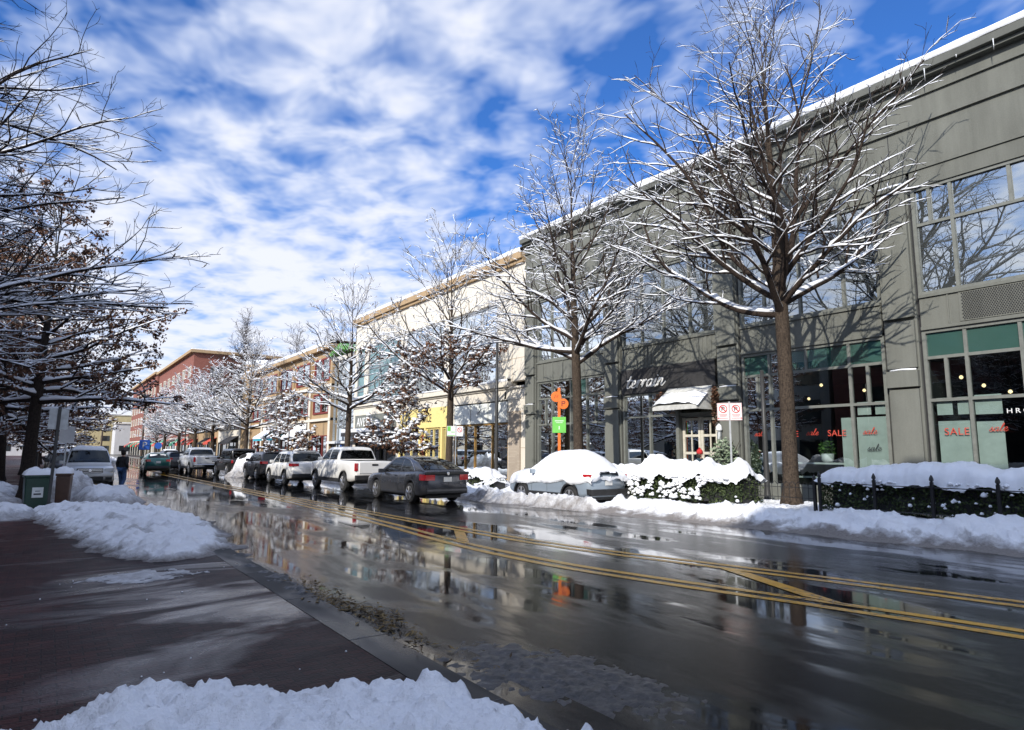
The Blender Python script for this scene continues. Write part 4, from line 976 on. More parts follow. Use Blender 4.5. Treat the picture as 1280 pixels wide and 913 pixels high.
# small brown-leaved oaks
OAKP=dict(FARP,den=[0,3.4,4.0,0,0],rmin=.008,len=[0,.5,.55,.5,0])
ok,_=make_tree('small_oak','small brown-leaved tree with snow clumps before the dark salon sign',(15.8,32.4,.25),13,5.5,.085,1.3,OAKP,True,17,(2.3,1.2),(12,70),'small brown-leaved trees',1.5,9,.05,leafn=2300,leaf_size=.15,tufts=800)
dup(ok,(15.8,52.5,.25),2.2,'small brown-leaved snowy tree beside the tan block entrance')
# ---- left-hand side
LG='dark trees along the near pavement'
make_tree('street_tree','near bare dark tree whose twigs fill the upper left sky',(-3.4,12.8,0),101,9.4,.25,3.0,dict(NEARP,up=[0,.01,.03,.035,.03],rmin=.0042,den=[0,3.0,4.0,4.8,0],len=[0,.46,.46,.55,0],rmax=[9,.06,.026,.012,.007]),True,46,(4.9,3.4),(6,62),LG,.75,7.5,.012,bk='bark_dark',tw='twig_dark',lmax=3,aim=[(5.6,(.9,.3,.5),4.6,.05),(6.2,(.85,.45,.7),4.4,.05),(5.0,(.9,.45,.42),4.5,.05),(4.6,(.8,.6,.35),4.3,.05),(6.6,(.7,.3,.95),4.0,.045),(5.9,(.6,.75,.6),4.2,.045),(4.2,(.9,.38,.16),3.5,.05),(5.2,(.85,.5,.26),4.1,.048),(6.0,(.8,.55,.4),4.2,.046),(3.6,(.7,.7,.12),3.9,.045),(6.8,(.8,.3,.55),4.4,.044),(7.6,(.8,.4,.7),3.6,.04)])
OP=dict(MIDP,up=[0,-.005,.01,.01,.0],rmin=.0075,den=[0,2.2,2.8,2.8,0])
make_tree('oak_tree','brown-leaved oak standing right behind the green bin',(-.45,28.0,.03),112,10.5,.20,3.4,OP,True,38,(4.5,2.0),(0,58),LG,1.1,9.5,.022,leafn=14000,leaf_size=.105,bk='bark_dark',tw='twig_dark')
o2,_=make_tree('oak_tree','second brown-leaved oak, leaning trunk just behind the first',(-1.6,36.5,.03),123,11,.22,3.0,dict(FARP,up=[0,-.01,.01,0,0],rmin=.009,den=[0,3,3.8,0,0]),True,38,(4.6,2.0),(-4,60),LG,1.2,9.5,.03,leafn=9000,leaf_size=.13,bk='bark_dark',tw='twig_dark',lean=(-.3,.2))
for (x,y,rz,lab) in ((-2.0,46,1.0,'third brown-leaved oak of the left row, behind the leaning one'),(-1.2,56,2.3,'fourth oak of the left row, over the parked dark cars'),(-1.0,67,3.7,'fifth oak of the left row, twigs reaching the road'),(-.8,80,5.1,'sixth tree of the left row, near the far parked cars'),(-.6,95,.4,'seventh tree of the left row, faint and twiggy'),(-8,150,1.4,'distant tree before the pale yellow end building')):
    dup(o2,(x,y,.03),rz,lab)
make_tree('street_tree','bare tree behind the viewer, mirrored in the upper shop windows',(-4.5,-4.5,0),131,13,.26,3.8,dict(FARP,rmin=.012),True,20,(5,2.4),(25,70),LG,.8,8,.03,bk='bark_dark',tw='twig_dark')
# ------------------------------------------------------------------ vehicles (local +Y is forward, origin on the road under the centre)
def lerp(a,b,t): return a+(b-a)*t
def pl(P,y):
    if y<=P[0][0]: return P[0][1]
    for (a,va),(b,vb) in zip(P,P[1:]):
        if y<=b: return va+(vb-va)*sm((y-a)/(b-a)) if False else va+(vb-va)*(y-a)/(b-a)
    return P[-1][1]
class Car:
    def __init__(s,**k): s.__dict__.update(k)
    def halfw(s,y):
        L=s.L/2; t=abs(y)/L
        e=max(0,(t-.80)/.20)
        return s.W/2*(1-.13*e**2.2-.02*(t>.5)*(t-.5))
    def top(s,y): return pl(s.deck,y)
    def arch(s,y,r):
        z=0
        for yw in (s.yr,s.yf):
            if abs(y-yw)<r: z=max(z,s.wr+math.sqrt(r*r-(y-yw)**2)*.98)
        return z
    def bottom(s,y):
        L=s.L/2; b=s.clear
        e=max(0,(abs(y)/L-.84)/.16); b+=.10*e
        return max(b,min(s.arch(y,s.ar),s.top(y)-.16))
    def stations(s):
        L=s.L/2; Y=set()
        for i in range(49): Y.add(round(-L+s.L*i/48,4))
        for yw in (s.yr,s.yf):
            for i in range(13):
                Y.add(round(yw-s.ar*math.cos(math.pi*i/12),4))
            Y.add(round(yw-s.ar-.012,4)); Y.add(round(yw+s.ar+.012,4))
        for e in (.02,.06,.12): Y.add(round(-L+e,4)); Y.add(round(L-e,4))
        Y=sorted(Y); out=[Y[0]]
        for y in Y[1:]:
            if y-out[-1]>.009: out.append(y)
        return out
    def section(s,y):
        w=s.halfw(y); T=s.top(y); B=s.bottom(y); L=s.L/2
        end=max(0,1-(L-abs(y))/.10); sq=1-.05*end
        w*=sq; T2=T-.03*end; B2=B+.03*end; h=T2-B2
        sh=s.shoulder
        return [(0,B2),(w*.80,B2),(w*.965,B2+min(.05,h*.1)),(w*.995,B2+h*.22),(w,B2+h*.48),(w*.985,B2+h*.70),(w*sh,T2-min(.035,h*.12)),(w*(sh-.05),T2),(w*.5,T2+s.crown*.8),(0,T2+s.crown)]
    def body(s):
        mb=MB(); Y=s.stations(); n=10; full=2*n-2
        for y in Y:
            P=s.section(y); ring=[(x,z) for x,z in P]+[(-x,z) for x,z in P[-2:0:-1]]
            for x,z in ring: mb.v.append((x,y,z))
        for i in range(len(Y)-1):
            for k in range(full): k2=(k+1)%full; mb.f.append((i*full+k,i*full+k2,(i+1)*full+k2,(i+1)*full+k))
        mb.f.append(tuple(range(full))[::-1]); mb.f.append(tuple((len(Y)-1)*full+k for k in range(full)))
        return mb
    # greenhouse: roofline polygon in side view
    def gz(s,y): return pl(s.roof,y)
    def gside(s,y,z,off=0):
        T=s.top(y); t=max(0,min(1,(z-T)/(s.H-T+1e-6))); wb=s.halfw(y)*s.shoulder-.035; wt=s.wt
        bul=.03*math.sin(math.pi*t)
        return lerp(wb,wt,t)+bul+off
    def house(s):
        mb=MB(); y0=s.roof[0][0]; y1=s.roof[-1][0]; N=34; m=7
        ys=sorted(set([round(y0+(y1-y0)*i/N,4) for i in range(N+1)]+[p[0] for p in s.roof]))
        for y in ys:
            T=s.top(y)-.01; g=max(s.gz(y),T+.002); ring=[]
            for k in range(m): z=T+(g-T)*min(1,k/(m-1)); ring.append((s.gside(y,z)-(.03 if k==m-1 else 0),z-(0 if k<m-1 else -.0)))
            wx=ring[-1][0]; cz=g+.025*min(1,(g-T)/.2)
            ring+=[(wx*.88,g+.012*min(1,(g-T)/.2)),(wx*.5,cz),(0,cz+.004)]
            ring=ring+[(-x,z) for x,z in ring[-2::-1]]
            for x,z in ring: mb.v.append((x,y,z))
        K=2*(m+3)-1
        for i in range(len(ys)-1):
            for k in range(K-1): mb.f.append((i*K+k,i*K+k+1,(i+1)*K+k+1,(i+1)*K+k))
        mb.f.append(tuple(range(K))); mb.f.append(tuple((len(ys)-1)*K+k for k in range(K))[::-1])
        return mb
    def sidewin(s,poly,side,off=.008,n=8):
        """poly: (y,z) quad corners a,b,c,d (bottom rear, bottom front, top front, top rear)"""
        a,b,c,d=poly; mb=MB()
        def fn(u,v):
            y=lerp(lerp(a[0],b[0],u),lerp(d[0],c[0],u),v); z=lerp(lerp(a[1],b[1],u),lerp(d[1],c[1],u),v)
            return (side*s.gside(y,z,off),y,z)
        return mb.grid(n,4,fn)
    def endwin(s,ya,yb,inset,off,rows=5):
        """glass on a sloping end of the roofline between ya (low) and yb (high)"""
        mb=MB()
        def fn(u,v):
            y=lerp(ya,yb,v); z=s.gz(y); w=s.gside(y,z)-inset; dx=(u*2-1)
            sl=(s.gz(yb)-s.gz(ya))/(yb-ya); nrm=Vector((0,-sl,1)).normalized() if True else 0
            return (dx*w,y+nrm.y*off,z+nrm.z*off+.022*(1-dx*dx)*min(1,(z-s.top(y))/.2))
        return mb.grid(9,rows,fn)
def wheel(par,x,y,r,w,side,spokes=5,rimf=.66):
    t_=MB(); pr=[(r*.60,-w/2),(r*.90,-w/2),(r*.985,-w*.36),(r,-w*.2),(r,w*.2),(r*.985,w*.36),(r*.90,w/2),(r*.60,w/2)]
    t_.lathe(pr,(0,0,0),28).xform(Matrix.Translation((x,y,r))@Matrix.Rotation(R(90),4,'Y'))
    o=bpy.data.objects
    W_=t_.build('wheel',MAT['tyre'],par,smooth=False)
    rm=MB(); R_=r*rimf; 
    rm.lathe([(R_*.97,-.01),(R_*1.04,.0),(R_*1.04,.03),(R_*.95,.03),(R_*.90,.0)],(0,0,0),24)
    rm.lathe([(R_*.22,-.01),(R_*.22,.028),(R_*.10,.04)],(0,0,0),10)
    for k in range(spokes):
        a=6.283*k/spokes
        for da in (-.13,.13):
            c,e=math.cos(a+da),math.sin(a+da); c2,e2=math.cos(a+da*.55),math.sin(a+da*.55)
            rm.tube([(c2*R_*.15,e2*R_*.15,.022),(c*R_*.98,e*R_*.98,.018)],[.028*r/.34,.022*r/.34],5)
    M=Matrix.Translation((x+side*(w/2-.01),y,r))@Matrix.Rotation(R(90*side),4,'Y'); rm.xform(M); rm.build('rim',MAT['rim_metal'],W_)
    dk=MB().lathe([(R_*.98,-.03),(R_*.98,-.02)],(0,0,0),20).xform(M); dk.build('brake_disc',MAT['trim_black'],W_)
def boxp(par,name,m,*b,bevel=.012,**k): return MB().box(*b).build(name,MAT[m],par,bevel=bevel,**k)
def rear_patch(c,xa,xb,za,zb,out=.012,wrap=0,n=6,tin=0):
    """panel that hugs the tail: xa..xb across, wraps along the side by `wrap` metres"""
    mb=MB(); L=c.L/2
    def P(s_,z,o):
        # path from inner x round the corner to the flank
        w=c.halfw(-L)*.955; d=s_
        if d<=1: x=lerp(xa,xb,d); y=-L-o
        else: y=-L+wrap*(d-1); x=c.halfw(y)+o
        return x,y
    pts=[0,.35,.7,.93]+([1.08,1.35,1.7,2.0] if wrap else [1.0])
    for z in (za,zb):
        for s_ in pts:
            x,y=P(s_,z,out); 
            if wrap and z==zb and s_==2.0: y-=.0
            mb.v.append((x,y,z))
    k=len(pts)
    for z in (za,zb):
        for s_ in pts: x,y=P(s_,z,-.06); mb.v.append((x*.98,y+ (.05 if s_<=1 else 0),z))
    for i in range(k-1):
        mb.f.append((i,i+1,k+i+1,k+i)); mb.f.append((i,2*k+i,2*k+i+1,i+1)); mb.f.append((k+i,k+i+1,3*k+i+1,3*k+i))
    mb.f.append((0,k,3*k,2*k)); mb.f.append((k-1,2*k+k-1,3*k+k-1,k+k-1))
    return mb
def mirror(mb): 
    m=MB(); m.v=[(-x,y,z) for x,y,z in mb.v]; m.f=[f[::-1] for f in mb.f]; return m
def make_car(name,label,cat,c,paintm,loc,rz=0,group=None,glassm='car_glass',wins=(),front=None,rear=None,tail=None,trim=True,plate=(.0,.85),spokes=5,lit=False,mirrors=(.75,1.0),tailname='tail_lamp',handles=(),doors=(),rails=False,wiper=True,emblem=True):
    t_=thing(name,label,cat,loc,rz,group)
    c.body().build('body',MAT[paintm],t_,smooth=True,bevel=0)
    if c.roof: c.house().build('cabin',MAT[paintm],t_,smooth=True)
    for poly in wins:
        for sd in (-1,1): c.sidewin(poly,sd).build('side_window',MAT[glassm],t_,smooth=True)
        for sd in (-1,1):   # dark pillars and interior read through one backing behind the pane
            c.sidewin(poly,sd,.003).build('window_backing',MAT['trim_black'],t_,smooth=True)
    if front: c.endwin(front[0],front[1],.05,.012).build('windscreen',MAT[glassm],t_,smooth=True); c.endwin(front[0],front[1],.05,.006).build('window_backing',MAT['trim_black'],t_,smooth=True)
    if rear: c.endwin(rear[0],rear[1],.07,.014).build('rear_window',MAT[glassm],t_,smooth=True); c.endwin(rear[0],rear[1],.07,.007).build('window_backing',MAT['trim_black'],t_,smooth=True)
    wx=c.W/2-.11-.01
    for y in (c.yr,c.yf):
        for sd in (-1,1): wheel(t_,sd*wx,y,c.wr,.22,sd,spokes)
    L=c.L/2
    # wheel housings, underbody, sills
    mb=MB(); mb.box(-c.W/2+.24,c.W/2-.24,-L+.25,L-.25,c.clear-.06,c.clear+.25)
    mb.build('underbody',MAT['trim_black'],t_)
    if trim:
        for sd in (-1,1):
            mb=MB()
            for yw in (c.yr,c.yf):
                ring=[]
                for i in range(15):
                    a=math.pi*i/14; r1=c.ar-.004; r2=c.ar+.055; y1=yw-math.cos(a)*r1; y2=yw-math.cos(a)*r2
                    z1=c.wr+math.sin(a)*r1*.98; z2=c.wr+math.sin(a)*r2*.98
                    if z1<c.clear+.0: z1=z2=max(z1,c.clear)
                    ring.append(((sd*(c.halfw(y1)+.012),y1,z1),(sd*(c.halfw(y2)+.012),y2,z2)))
                for i in range(14): mb.quad(ring[i][0],ring[i+1][0],ring[i+1][1],ring[i][1])
                for i in range(14):
                    p,q_=ring[i][0],ring[i+1][0]; mb.quad(p,q_,(q_[0]-sd*.1,q_[1],q_[2]),(p[0]-sd*.1,p[1],p[2]))
            mb.box(sd*(c.W/2-.03),sd*(c.W/2+.008),c.yr+c.ar,c.yf-c.ar,c.clear-.02,c.clear+.14)
            mb.build('wheel_arch_trim',MAT['trim_black'],t_,fix=False)
    # tail
    if tail:
        xa,xb,za,zb,wr=tail; lm='tail_red'
        p=rear_patch(c,xa,xb,za,zb,.014,wr); p.build(tailname,MAT[lm],t_,smooth=False,bevel=.008); mirror(p).build(tailname,MAT[lm],t_,bevel=.008)
        boxp(t_,'rear_bumper','trim_black',-c.W/2*.86,c.W/2*.86,-L-.045,-L+.12,c.clear+.10,c.clear+.30,bevel=.03)
        zp=plate[1]; boxp(t_,'number_plate','plate_white',-.155,.155,-L-.028,-L-.01,zp-.08,zp+.08,bevel=.004)
    for sd in (-1,1):
        if mirrors: 
            y,z=mirrors; mx=c.gside(y,z)+.02
            o=MB().box(mx+.03,mx+.24,y-.06,y+.05,z-.02,z+.13).box(mx-.06,mx+.05,y-.02,y+.03,z,z+.05)
            if sd<0: o=mirror(o)
            o.build('wing_mirror',MAT[paintm],t_,bevel=.02)
    mb=MB()
    for y in doors:
        for sd in (-1,1):
            z0=max(c.clear+.16,c.bottom(y)+.02); z1=c.top(y)-.05; pts=[]
            for k in range(7):
                z=lerp(z0,z1,k/6); B=c.bottom(y); f_=(z-B)/(c.top(y)-B); S_=c.section(y)
                x=pl(sorted([(zz,xx) for xx,zz in S_[2:7]]),z); pts.append((sd*(x+.001),y,z))
            mb.tube(pts,.006,4)
    if doors: mb.build('door_seam',MAT['trim_black'],t_)
    mb=MB()
    for y,z in handles:
        for sd in (-1,1): mb.box(sd*(c.halfw(y)*.985-.0),sd*(c.halfw(y)*.985+.03),y-.09,y+.09,z-.015,z+.015)
    if handles: mb.build('door_handle',MAT[paintm],t_,bevel=.008)
    if rails:
        mb=MB()
        for sd in (-1,1): mb.tube([(sd*(c.wt-.06),y,pl(c.roof,y)+zz) for y,zz in ((rails[0],.0),(rails[0]+.1,.06),(rails[1]-.1,.06),(rails[1],.0))],.018,6)
        mb.build('roof_rail',MAT['trim_black'],t_)
    return t_
QG='vehicles queued along the far kerb'
# --- grey fastback crossover, nearest of the queue
L=4.98
c=Car(L=L,W=1.86,H=1.60,wr=.345,ar=.405,clear=.24,yr=-1.42,yf=1.42,crown=.035,shoulder=.95,wt=.60,
  deck=[(-2.49,1.06),(-2.42,1.10),(-1.9,1.10),(-.6,1.04),(.9,1.00),(1.15,.99),(1.9,.93),(2.3,.82),(2.49,.66)],
  roof=[(-2.30,1.10),(-1.55,1.40),(-.75,1.555),(-.1,1.60),(.35,1.55),(1.28,1.0)])
g=make_car('parked_car','dark grey fastback crossover nearest the viewer in the far-side queue','car',c,'paint_gray',(11.33,22.05,0),0,QG,
  wins=[[(-.52,1.08),(.92,1.02),(.20,1.48),(-.45,1.52)],[(-1.62,1.13),(-.60,1.08),(-.53,1.52),(-1.05,1.43)]],front=(1.20,.42),rear=(-2.18,-.95),tail=(.50,.86,.80,1.00,.34),plate=(0,.83),spokes=5,mirrors=(.78,1.0),doors=(1.0,-.55),handles=((-.25,.93),(-1.25,.95)),trim=False)
MB().box(-.86,.86,-2.52,-2.44,.99,1.09).build('tail_spoiler',MAT['trim_black'],g,bevel=.02)
MB().lathe([(.045,0),(.06,.01),(.05,.02)],(0,0,0),16).xform(Matrix.Translation((0,-2.525,1.03))@Matrix.Rotation(R(90),4,'X')).build('emblem',MAT['chrome'],g)
MB().box(-.80,.80,-2.54,-2.44,.40,.52).build('lower_bumper',MAT['paint_gray'],g,bevel=.03)
mb=MB()
for sd in (-1,1): mb.tube([(sd*c.gside(y,z,.012),y,z) for y,z in ((-1.68,1.12),(-1.35,1.33),(-1.05,1.46),(-.45,1.555),(.2,1.515),(.95,1.03))],.012,5)
mb.build('window_trim',MAT['chrome'],g)
# --- white crew-cab pickup
c=Car(L=5.9,W=1.98,H=1.95,wr=.40,ar=.47,clear=.42,yr=-1.75,yf=1.95,crown=.02,shoulder=.965,wt=.70,
  deck=[(-2.95,1.34),(-.95,1.36),(-.9,1.36),(1.2,1.34),(1.4,1.34),(2.6,1.26),(2.85,1.20),(2.95,1.05)],
  roof=[(-.98,1.36),(-.82,1.90),(-.6,1.95),(.55,1.95),(.75,1.90),(1.45,1.34)])
def pickup(name,label,paintm,loc,rz=0,group=QG):
    p=make_car(name,label,'pickup truck',c,paintm,loc,rz,group,wins=[[(.22,1.40),(1.18,1.38),(.72,1.83),(.26,1.85)],[(-.78,1.40),(.12,1.40),(.15,1.85),(-.68,1.85)]],front=(1.36,.82),rear=(-.965,-.85),tail=(.78,.93,.92,1.26,.10),plate=(0,.66),mirrors=(1.0,1.36),doors=(1.25,.17,-.86),handles=((.35,1.20),(-.62,1.20)),spokes=6)
    MB().box(-.82,.82,-2.86,-1.02,1.345,1.372).build('bed_shade_sheet',MAT['trim_black'],p)  # black sheet laid on the deck imitates the shaded hollow of the bed
    MB().box(-.72,.72,-2.975,-2.93,.80,1.30).build('tailgate',MAT[paintm],p,bevel=.02); MB().box(-.14,.14,-2.99,-2.97,1.14,1.22).build('tailgate_handle',MAT['trim_black'],p)
    MB().box(-.92,.92,-3.12,-2.95,.52,.74).build('step_bumper',MAT['chrome'] if paintm!='paint_white' else MAT['trim_black'],p,bevel=.03)
    return p
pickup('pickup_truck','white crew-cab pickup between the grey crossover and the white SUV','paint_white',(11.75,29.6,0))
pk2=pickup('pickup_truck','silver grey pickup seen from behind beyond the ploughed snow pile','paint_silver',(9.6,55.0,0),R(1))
# --- SUVs
def suv(name,label,paintm,loc,rz=0,group=QG,H=1.74,L=4.8,W=1.93,rails=True,tail=(.52,.88,.98,1.13,.30),rear=True,cat='SUV'):
    h=L/2
    c=Car(L=L,W=W,H=H,wr=.37,ar=.435,clear=.30,yr=-h+1.02,yf=h-.95,crown=.03,shoulder=.955,wt=W/2-.27,
      deck=[(-h,1.08),(-h+.06,1.14),(-.5,1.12),(h-1.55,1.09),(h-.5,1.02),(h-.15,.94),(h,.78)],
      roof=[(-h+.12,1.12),(-h+.55,H-.05),(-h+.9,H-.01),(0,H),(h-1.95,H-.05),(h-1.20,1.09)])
    s_=make_car(name,label,cat,c,paintm,loc,rz,group,wins=[[(-.12,1.16),(h-1.55,1.14),(h-1.98,H-.13),(-.08,H-.12)],[(-1.05,1.17),(-.22,1.16),(-.18,H-.12),(-.98,H-.13)],[(-h+.42,1.22),(-1.15,1.17),(-1.08,H-.14),(-h+.75,H-.16)]],
       front=(h-1.30,h-1.88),rear=(-h+.19,-h+.50) ,tail=tail,plate=(0,.88),mirrors=(h-1.72,1.14),doors=(h-1.45,-.17,-1.1),handles=((-.05,1.02),(-.95,1.03)),spokes=5,rails=(-h+.8,h-2.1) if rails else False)
    MB().box(-.55,.55,-h+.45,-h+.62,H-.01,H+.03).build('roof_spoiler',MAT[paintm],s_,bevel=.015)
    return s_,c
suv('parked_suv','white SUV parked ahead of the white pickup','paint_white',(11.1,35.9,0))
suv('parked_suv','dark grey SUV parked ahead of the white SUV','paint_dark',(11.3,42.3,0),0,QG,1.68,4.6,1.86)
# --- black off-roader with spare wheel
h=2.2
c=Car(L=4.3,W=1.78,H=1.86,wr=.42,ar=.48,clear=.42,yr=-1.32,yf=1.45,crown=.015,shoulder=.975,wt=.74,
  deck=[(-2.15,1.18),(-.5,1.18),(.55,1.18),(1.0,1.14),(2.0,1.08),(2.15,1.0)],roof=[(-2.12,1.18),(-2.05,1.84),(-1.9,1.86),(.2,1.86),(.32,1.83),(.62,1.18)])
j=make_car('off_roader','black boxy off-roader with spare wheel at the front of the queue','SUV',c,'paint_black',(10.65,48.6,0) if False else (10.8,42.9+5.6,0),R(3),QG,wins=[[(-.45,1.24),(.40,1.22),(.16,1.72),(-.42,1.73)],[(-1.15,1.24),(-.55,1.24),(-.52,1.73),(-1.12,1.73)],[(-2.0,1.24),(-1.25,1.24),(-1.22,1.73),(-1.95,1.73)]],front=(.58,.36),rear=(-2.112,-2.06),tail=(.70,.84,.92,1.12,.06),plate=(0,.75),mirrors=(.42,1.2),doors=(.5,-.5,-1.2),spokes=5)
sp=MB().lathe([(.24,-.11),(.37,-.11),(.41,-.06),(.41,.06),(.37,.11),(.10,.12)],(0,0,0),24).xform(Matrix.Translation((0,-2.30,1.12))@Matrix.Rotation(R(90),4,'X')); sp.build('spare_wheel',MAT['tyre'],j)
mb=MB()
for sd in (-1,1):
    for yw in (-1.32,1.45): mb.box(sd*.82,sd*1.0,yw-.58,yw+.58,.94,1.0)
mb.build('fender_flare',MAT['trim_black'],j,bevel=.02)
# --- moving traffic and left-hand parked cars
gs,_=suv('moving_car','dark green hatchback driving away in the middle of the road','paint_green',(6.75,56,0),R(-1),None,1.50,4.2,1.70,True,(.50,.78,.92,1.08,.22),cat='car')
suv('parked_suv','dark car half hidden left of the silver grey pickup','paint_dark',(9.05,62.5,0),0,QG,1.6,4.6,1.8)
sv,cs=suv('parked_suv','silver SUV facing the viewer with snow along its roof edge','paint_silver',(1.62,36.9,0),R(180),'cars parked along the near side',1.84,4.9,1.93)
# its face: grille, lamps, bumper (local +Y end)
h=2.45
MB().box(-.50,.50,h-.10,h+.025,.74,.95).build('grille',MAT['trim_black'],sv,bevel=.02); MB().lathe([(.06,0),(.08,.012),(.06,.024)],(0,0,0),16).xform(Matrix.Translation((0,h+.045,.85))@Matrix.Rotation(R(90),4,'X')).build('emblem',MAT['chrome'],sv)
mb=MB()
for z in (.78,.85,.91): mb.box(-.47,.47,h+.0,h+.034,z-.012,z+.012)
mb.build('grille_bar',MAT['chrome'],sv)
for sd in (-1,1):
    MB().prism([(sd*.54,.76),(sd*.90,.80),(sd*.90,.97),(sd*.56,.95)],1,h-.42,h-.02).build('headlight',MAT['lamp_clear'],sv,bevel=.02)
    MB().box(sd*.60,sd*.86,h-.1,h+.02,.44,.56).build('fog_lamp',MAT['trim_black'],sv,bevel=.01)
MB().box(-.52,.52,h-.1,h+.04,.40,.58).build('lower_grille',MAT['trim_black'],sv,bevel=.02); MB().box(-.15,.15,h+.03,h+.05,.58,.70).build('number_plate',MAT['plate_white'],sv)
MB().box(-.90,.90,h-.16,h+.02,.585,.735).build('front_bumper',MAT['paint_silver'],sv,bevel=.03)
def roofsn(par,c,ya,yb,hh,seed):
    def fn(u,v):
        y=lerp(ya,yb,u); x=(v*2-1)*(c.wt-.02); e=min(1,8*u,8*(1-u),6*v,6*(1-v)); return (x,y,c.gz(y)+.01+hh*e**.6*(1+.4*fr(x*2,y*2,1,3,seed)))
    MB().grid(16,14,fn).build('snow_cap',MAT['snow_clean'],par,smooth=True,fix=False)
roofsn(sv,cs,-1.9,.6,.10,3); roofsn(gs,_,-1.8,.4,.05,5)
d1,_c=suv('parked_suv','dark snow-roofed SUV parked right behind the silver one','paint_dark',(1.0,43,0),R(180),'cars parked along the near side',1.7,4.6,1.85); roofsn(d1,_c,-1.7,.4,.12,7)
d2,_c=suv('parked_suv','third parked car of the near side, black under thick roof snow','paint_black',(.9,49.5,0),R(180),'cars parked along the near side',1.6,4.5,1.82); roofsn(d2,_c,-1.7,.4,.14,8)
d3=dup(d2,(.8,56,0),R(180),'fourth parked car of the near side, small and dark','cars parked along the near side')
d4=dup(d2,(-5.4,42,.03),R(90),'dark car parked across the lot behind the tree trunks','cars in the lot'); d5=dup(d1,(-7.2,37,.03),R(90),'dark SUV at the left frame edge behind the tree trunks','cars in the lot')
dup(d1,(10.6,78,0),0,'far dark SUV in the right-hand kerb lane, beyond the silver pickup','far traffic'); dup(d2,(4.0,92,0),R(180),'far dark car coming towards the viewer near the parking sign','far traffic'); dup(sv,(1.0,66,0),R(180),'far silver car parked on the near side beyond the dark ones','cars parked along the near side')
# --- blue-silver hatchback buried under snow
c=Car(L=4.45,W=1.80,H=1.58,wr=.34,ar=.405,clear=.30,yr=-1.32,yf=1.32,crown=.03,shoulder=.955,wt=.64,
  deck=[(-2.22,1.00),(-2.15,1.05),(-.5,1.04),(.75,1.02),(1.75,.95),(2.1,.86),(2.22,.70)],roof=[(-2.10,1.05),(-1.45,1.50),(-1.1,1.56),(-.2,1.58),(.2,1.54),(1.05,1.02)])
k=make_car('snow_covered_car','pale blue-silver hatchback buried under a thick cap of snow','car',c,'paint_blue_silver',(14.9,17.55,0),0,None,wins=[[(-.10,1.07),(.78,1.05),(.22,1.46),(-.06,1.48)],[(-1.5,1.10),(-.2,1.07),(-.16,1.48),(-1.3,1.44)]],front=(.98,.28),rear=(-2.03,-1.52),tail=(.62,.86,.90,1.08,.26),plate=(0,.80),mirrors=(.55,1.06),doors=(.72,-.15,-1.0),handles=((-.0,.90),(-.9,.91)),spokes=5)
mb=MB()
for sd in (-1,1): mb.prism([(sd*.60,.40),(sd*.84,.44),(sd*.86,.62),(sd*.64,.58)],1,-2.25,-2.1)
mb.build('rear_reflector_panel',MAT['trim_black'],k,bevel=.01)
def snowcar():
    mb=MB(); N=92; K=46; h=2.22
    def half(y):
        w=c.halfw(y); T=c.top(y); g=max(c.gz(y),T) if -2.1<=y<=1.05 else T
        n1=fr(y*1.6,3,1,4); n2=fr(y*4,8,1,3); lowz=T-.28+.11*n1+.05*n2
        if y<-1.35: lowz-= -.02
        P=[(w+.02,lowz),(w+.075,lowz+.07),(w+.0,T+.02)]
        if g>T+.06:
            for t in (.3,.6,.88): z=lerp(T,g,t); P.append((c.gside(y,z)+.10*(1-.3*t)+.02*n1,z+.03))
            P.append((c.wt-.10,g+.17+.04*n1)); P.append((c.wt*.45,g+.25+.04*n1)); P.append((0,g+.28+.04*n1))
        else:
            for t in (.2,.4,.6): P.append((w*(.94-.28*t),T+.10+.10*t+.03*n1))
            P.append((w*.5,T+.20+.04*n1)); P.append((w*.25,T+.21+.04*n1)); P.append((0,T+.22+.04*n1))
        return P
    prof={}
    def sect(y,u):   # u 0..1 over the whole width
        P=half(y); s_=1 if u<.5 else -1; t=(1-abs(2*u-1)); f_=t*(len(P)-1); i=min(int(f_),len(P)-2); a=P[i];b=P[i+1]; f2=f_-i
        return s_*lerp(a[0],b[0],f2),lerp(a[1],b[1],f2)
    def fn(a,b):
        y0=-h-.03+(2*h-.16)*a; e=min(1,(y0+h+.03)/.10)
        y=max(-h+.001,min(h,y0)); x,z=sect(y,b)
        # smooth with neighbours along the car
        for d in (-.16,-.08,.08,.16):
            x2,z2=sect(max(-h+.001,min(h,y+d)),b); x+=x2; z+=z2
        x/=5; z/=5
        z-= .06*(1-e)
        nz=.025*fr(x*2.2,y*2.2,1,5,z*1.3)
        return (x+ (nz if abs(x)>.6 else 0),y0+nz,z+nz)
    mb.grid(N,K,fn); 
    # the end curtain over tailgate
    b=len(mb.v)
    top=[mb.v[j] for j in range(K)]
    R_=7
    for r in range(R_):
        for j in range(K):
            x,y,z=top[j]; t=(r+1)/R_; xx=abs(x)/.9
            low=.88+.10*fr(x*2,1,1,4)
            zz=z-(max(0,z-low))*t; mb.v.append((x*(1-.02*t),-2.28-.03*math.sin(3.1*t)-.02*fr(x*3,zz*3,1,3)+(.30*max(0,(zz-1.05)/.5)),zz))
    allr=[list(range(K))]+[[b+r*K+j for j in range(K)] for r in range(R_)]
    for r in range(R_):
        for j in range(K-1):
            x=abs(mb.v[allr[r][j]][0]); z=mb.v[allr[r+1][j]][2]
            if x<.40 and .99<z<1.12 : continue
            mb.f.append((allr[r][j],allr[r][j+1],allr[r+1][j+1],allr[r+1][j]))
    return mb
o=snowcar().build('snow_cover',MAT['snow_clean'],k,smooth=True,fix=False)
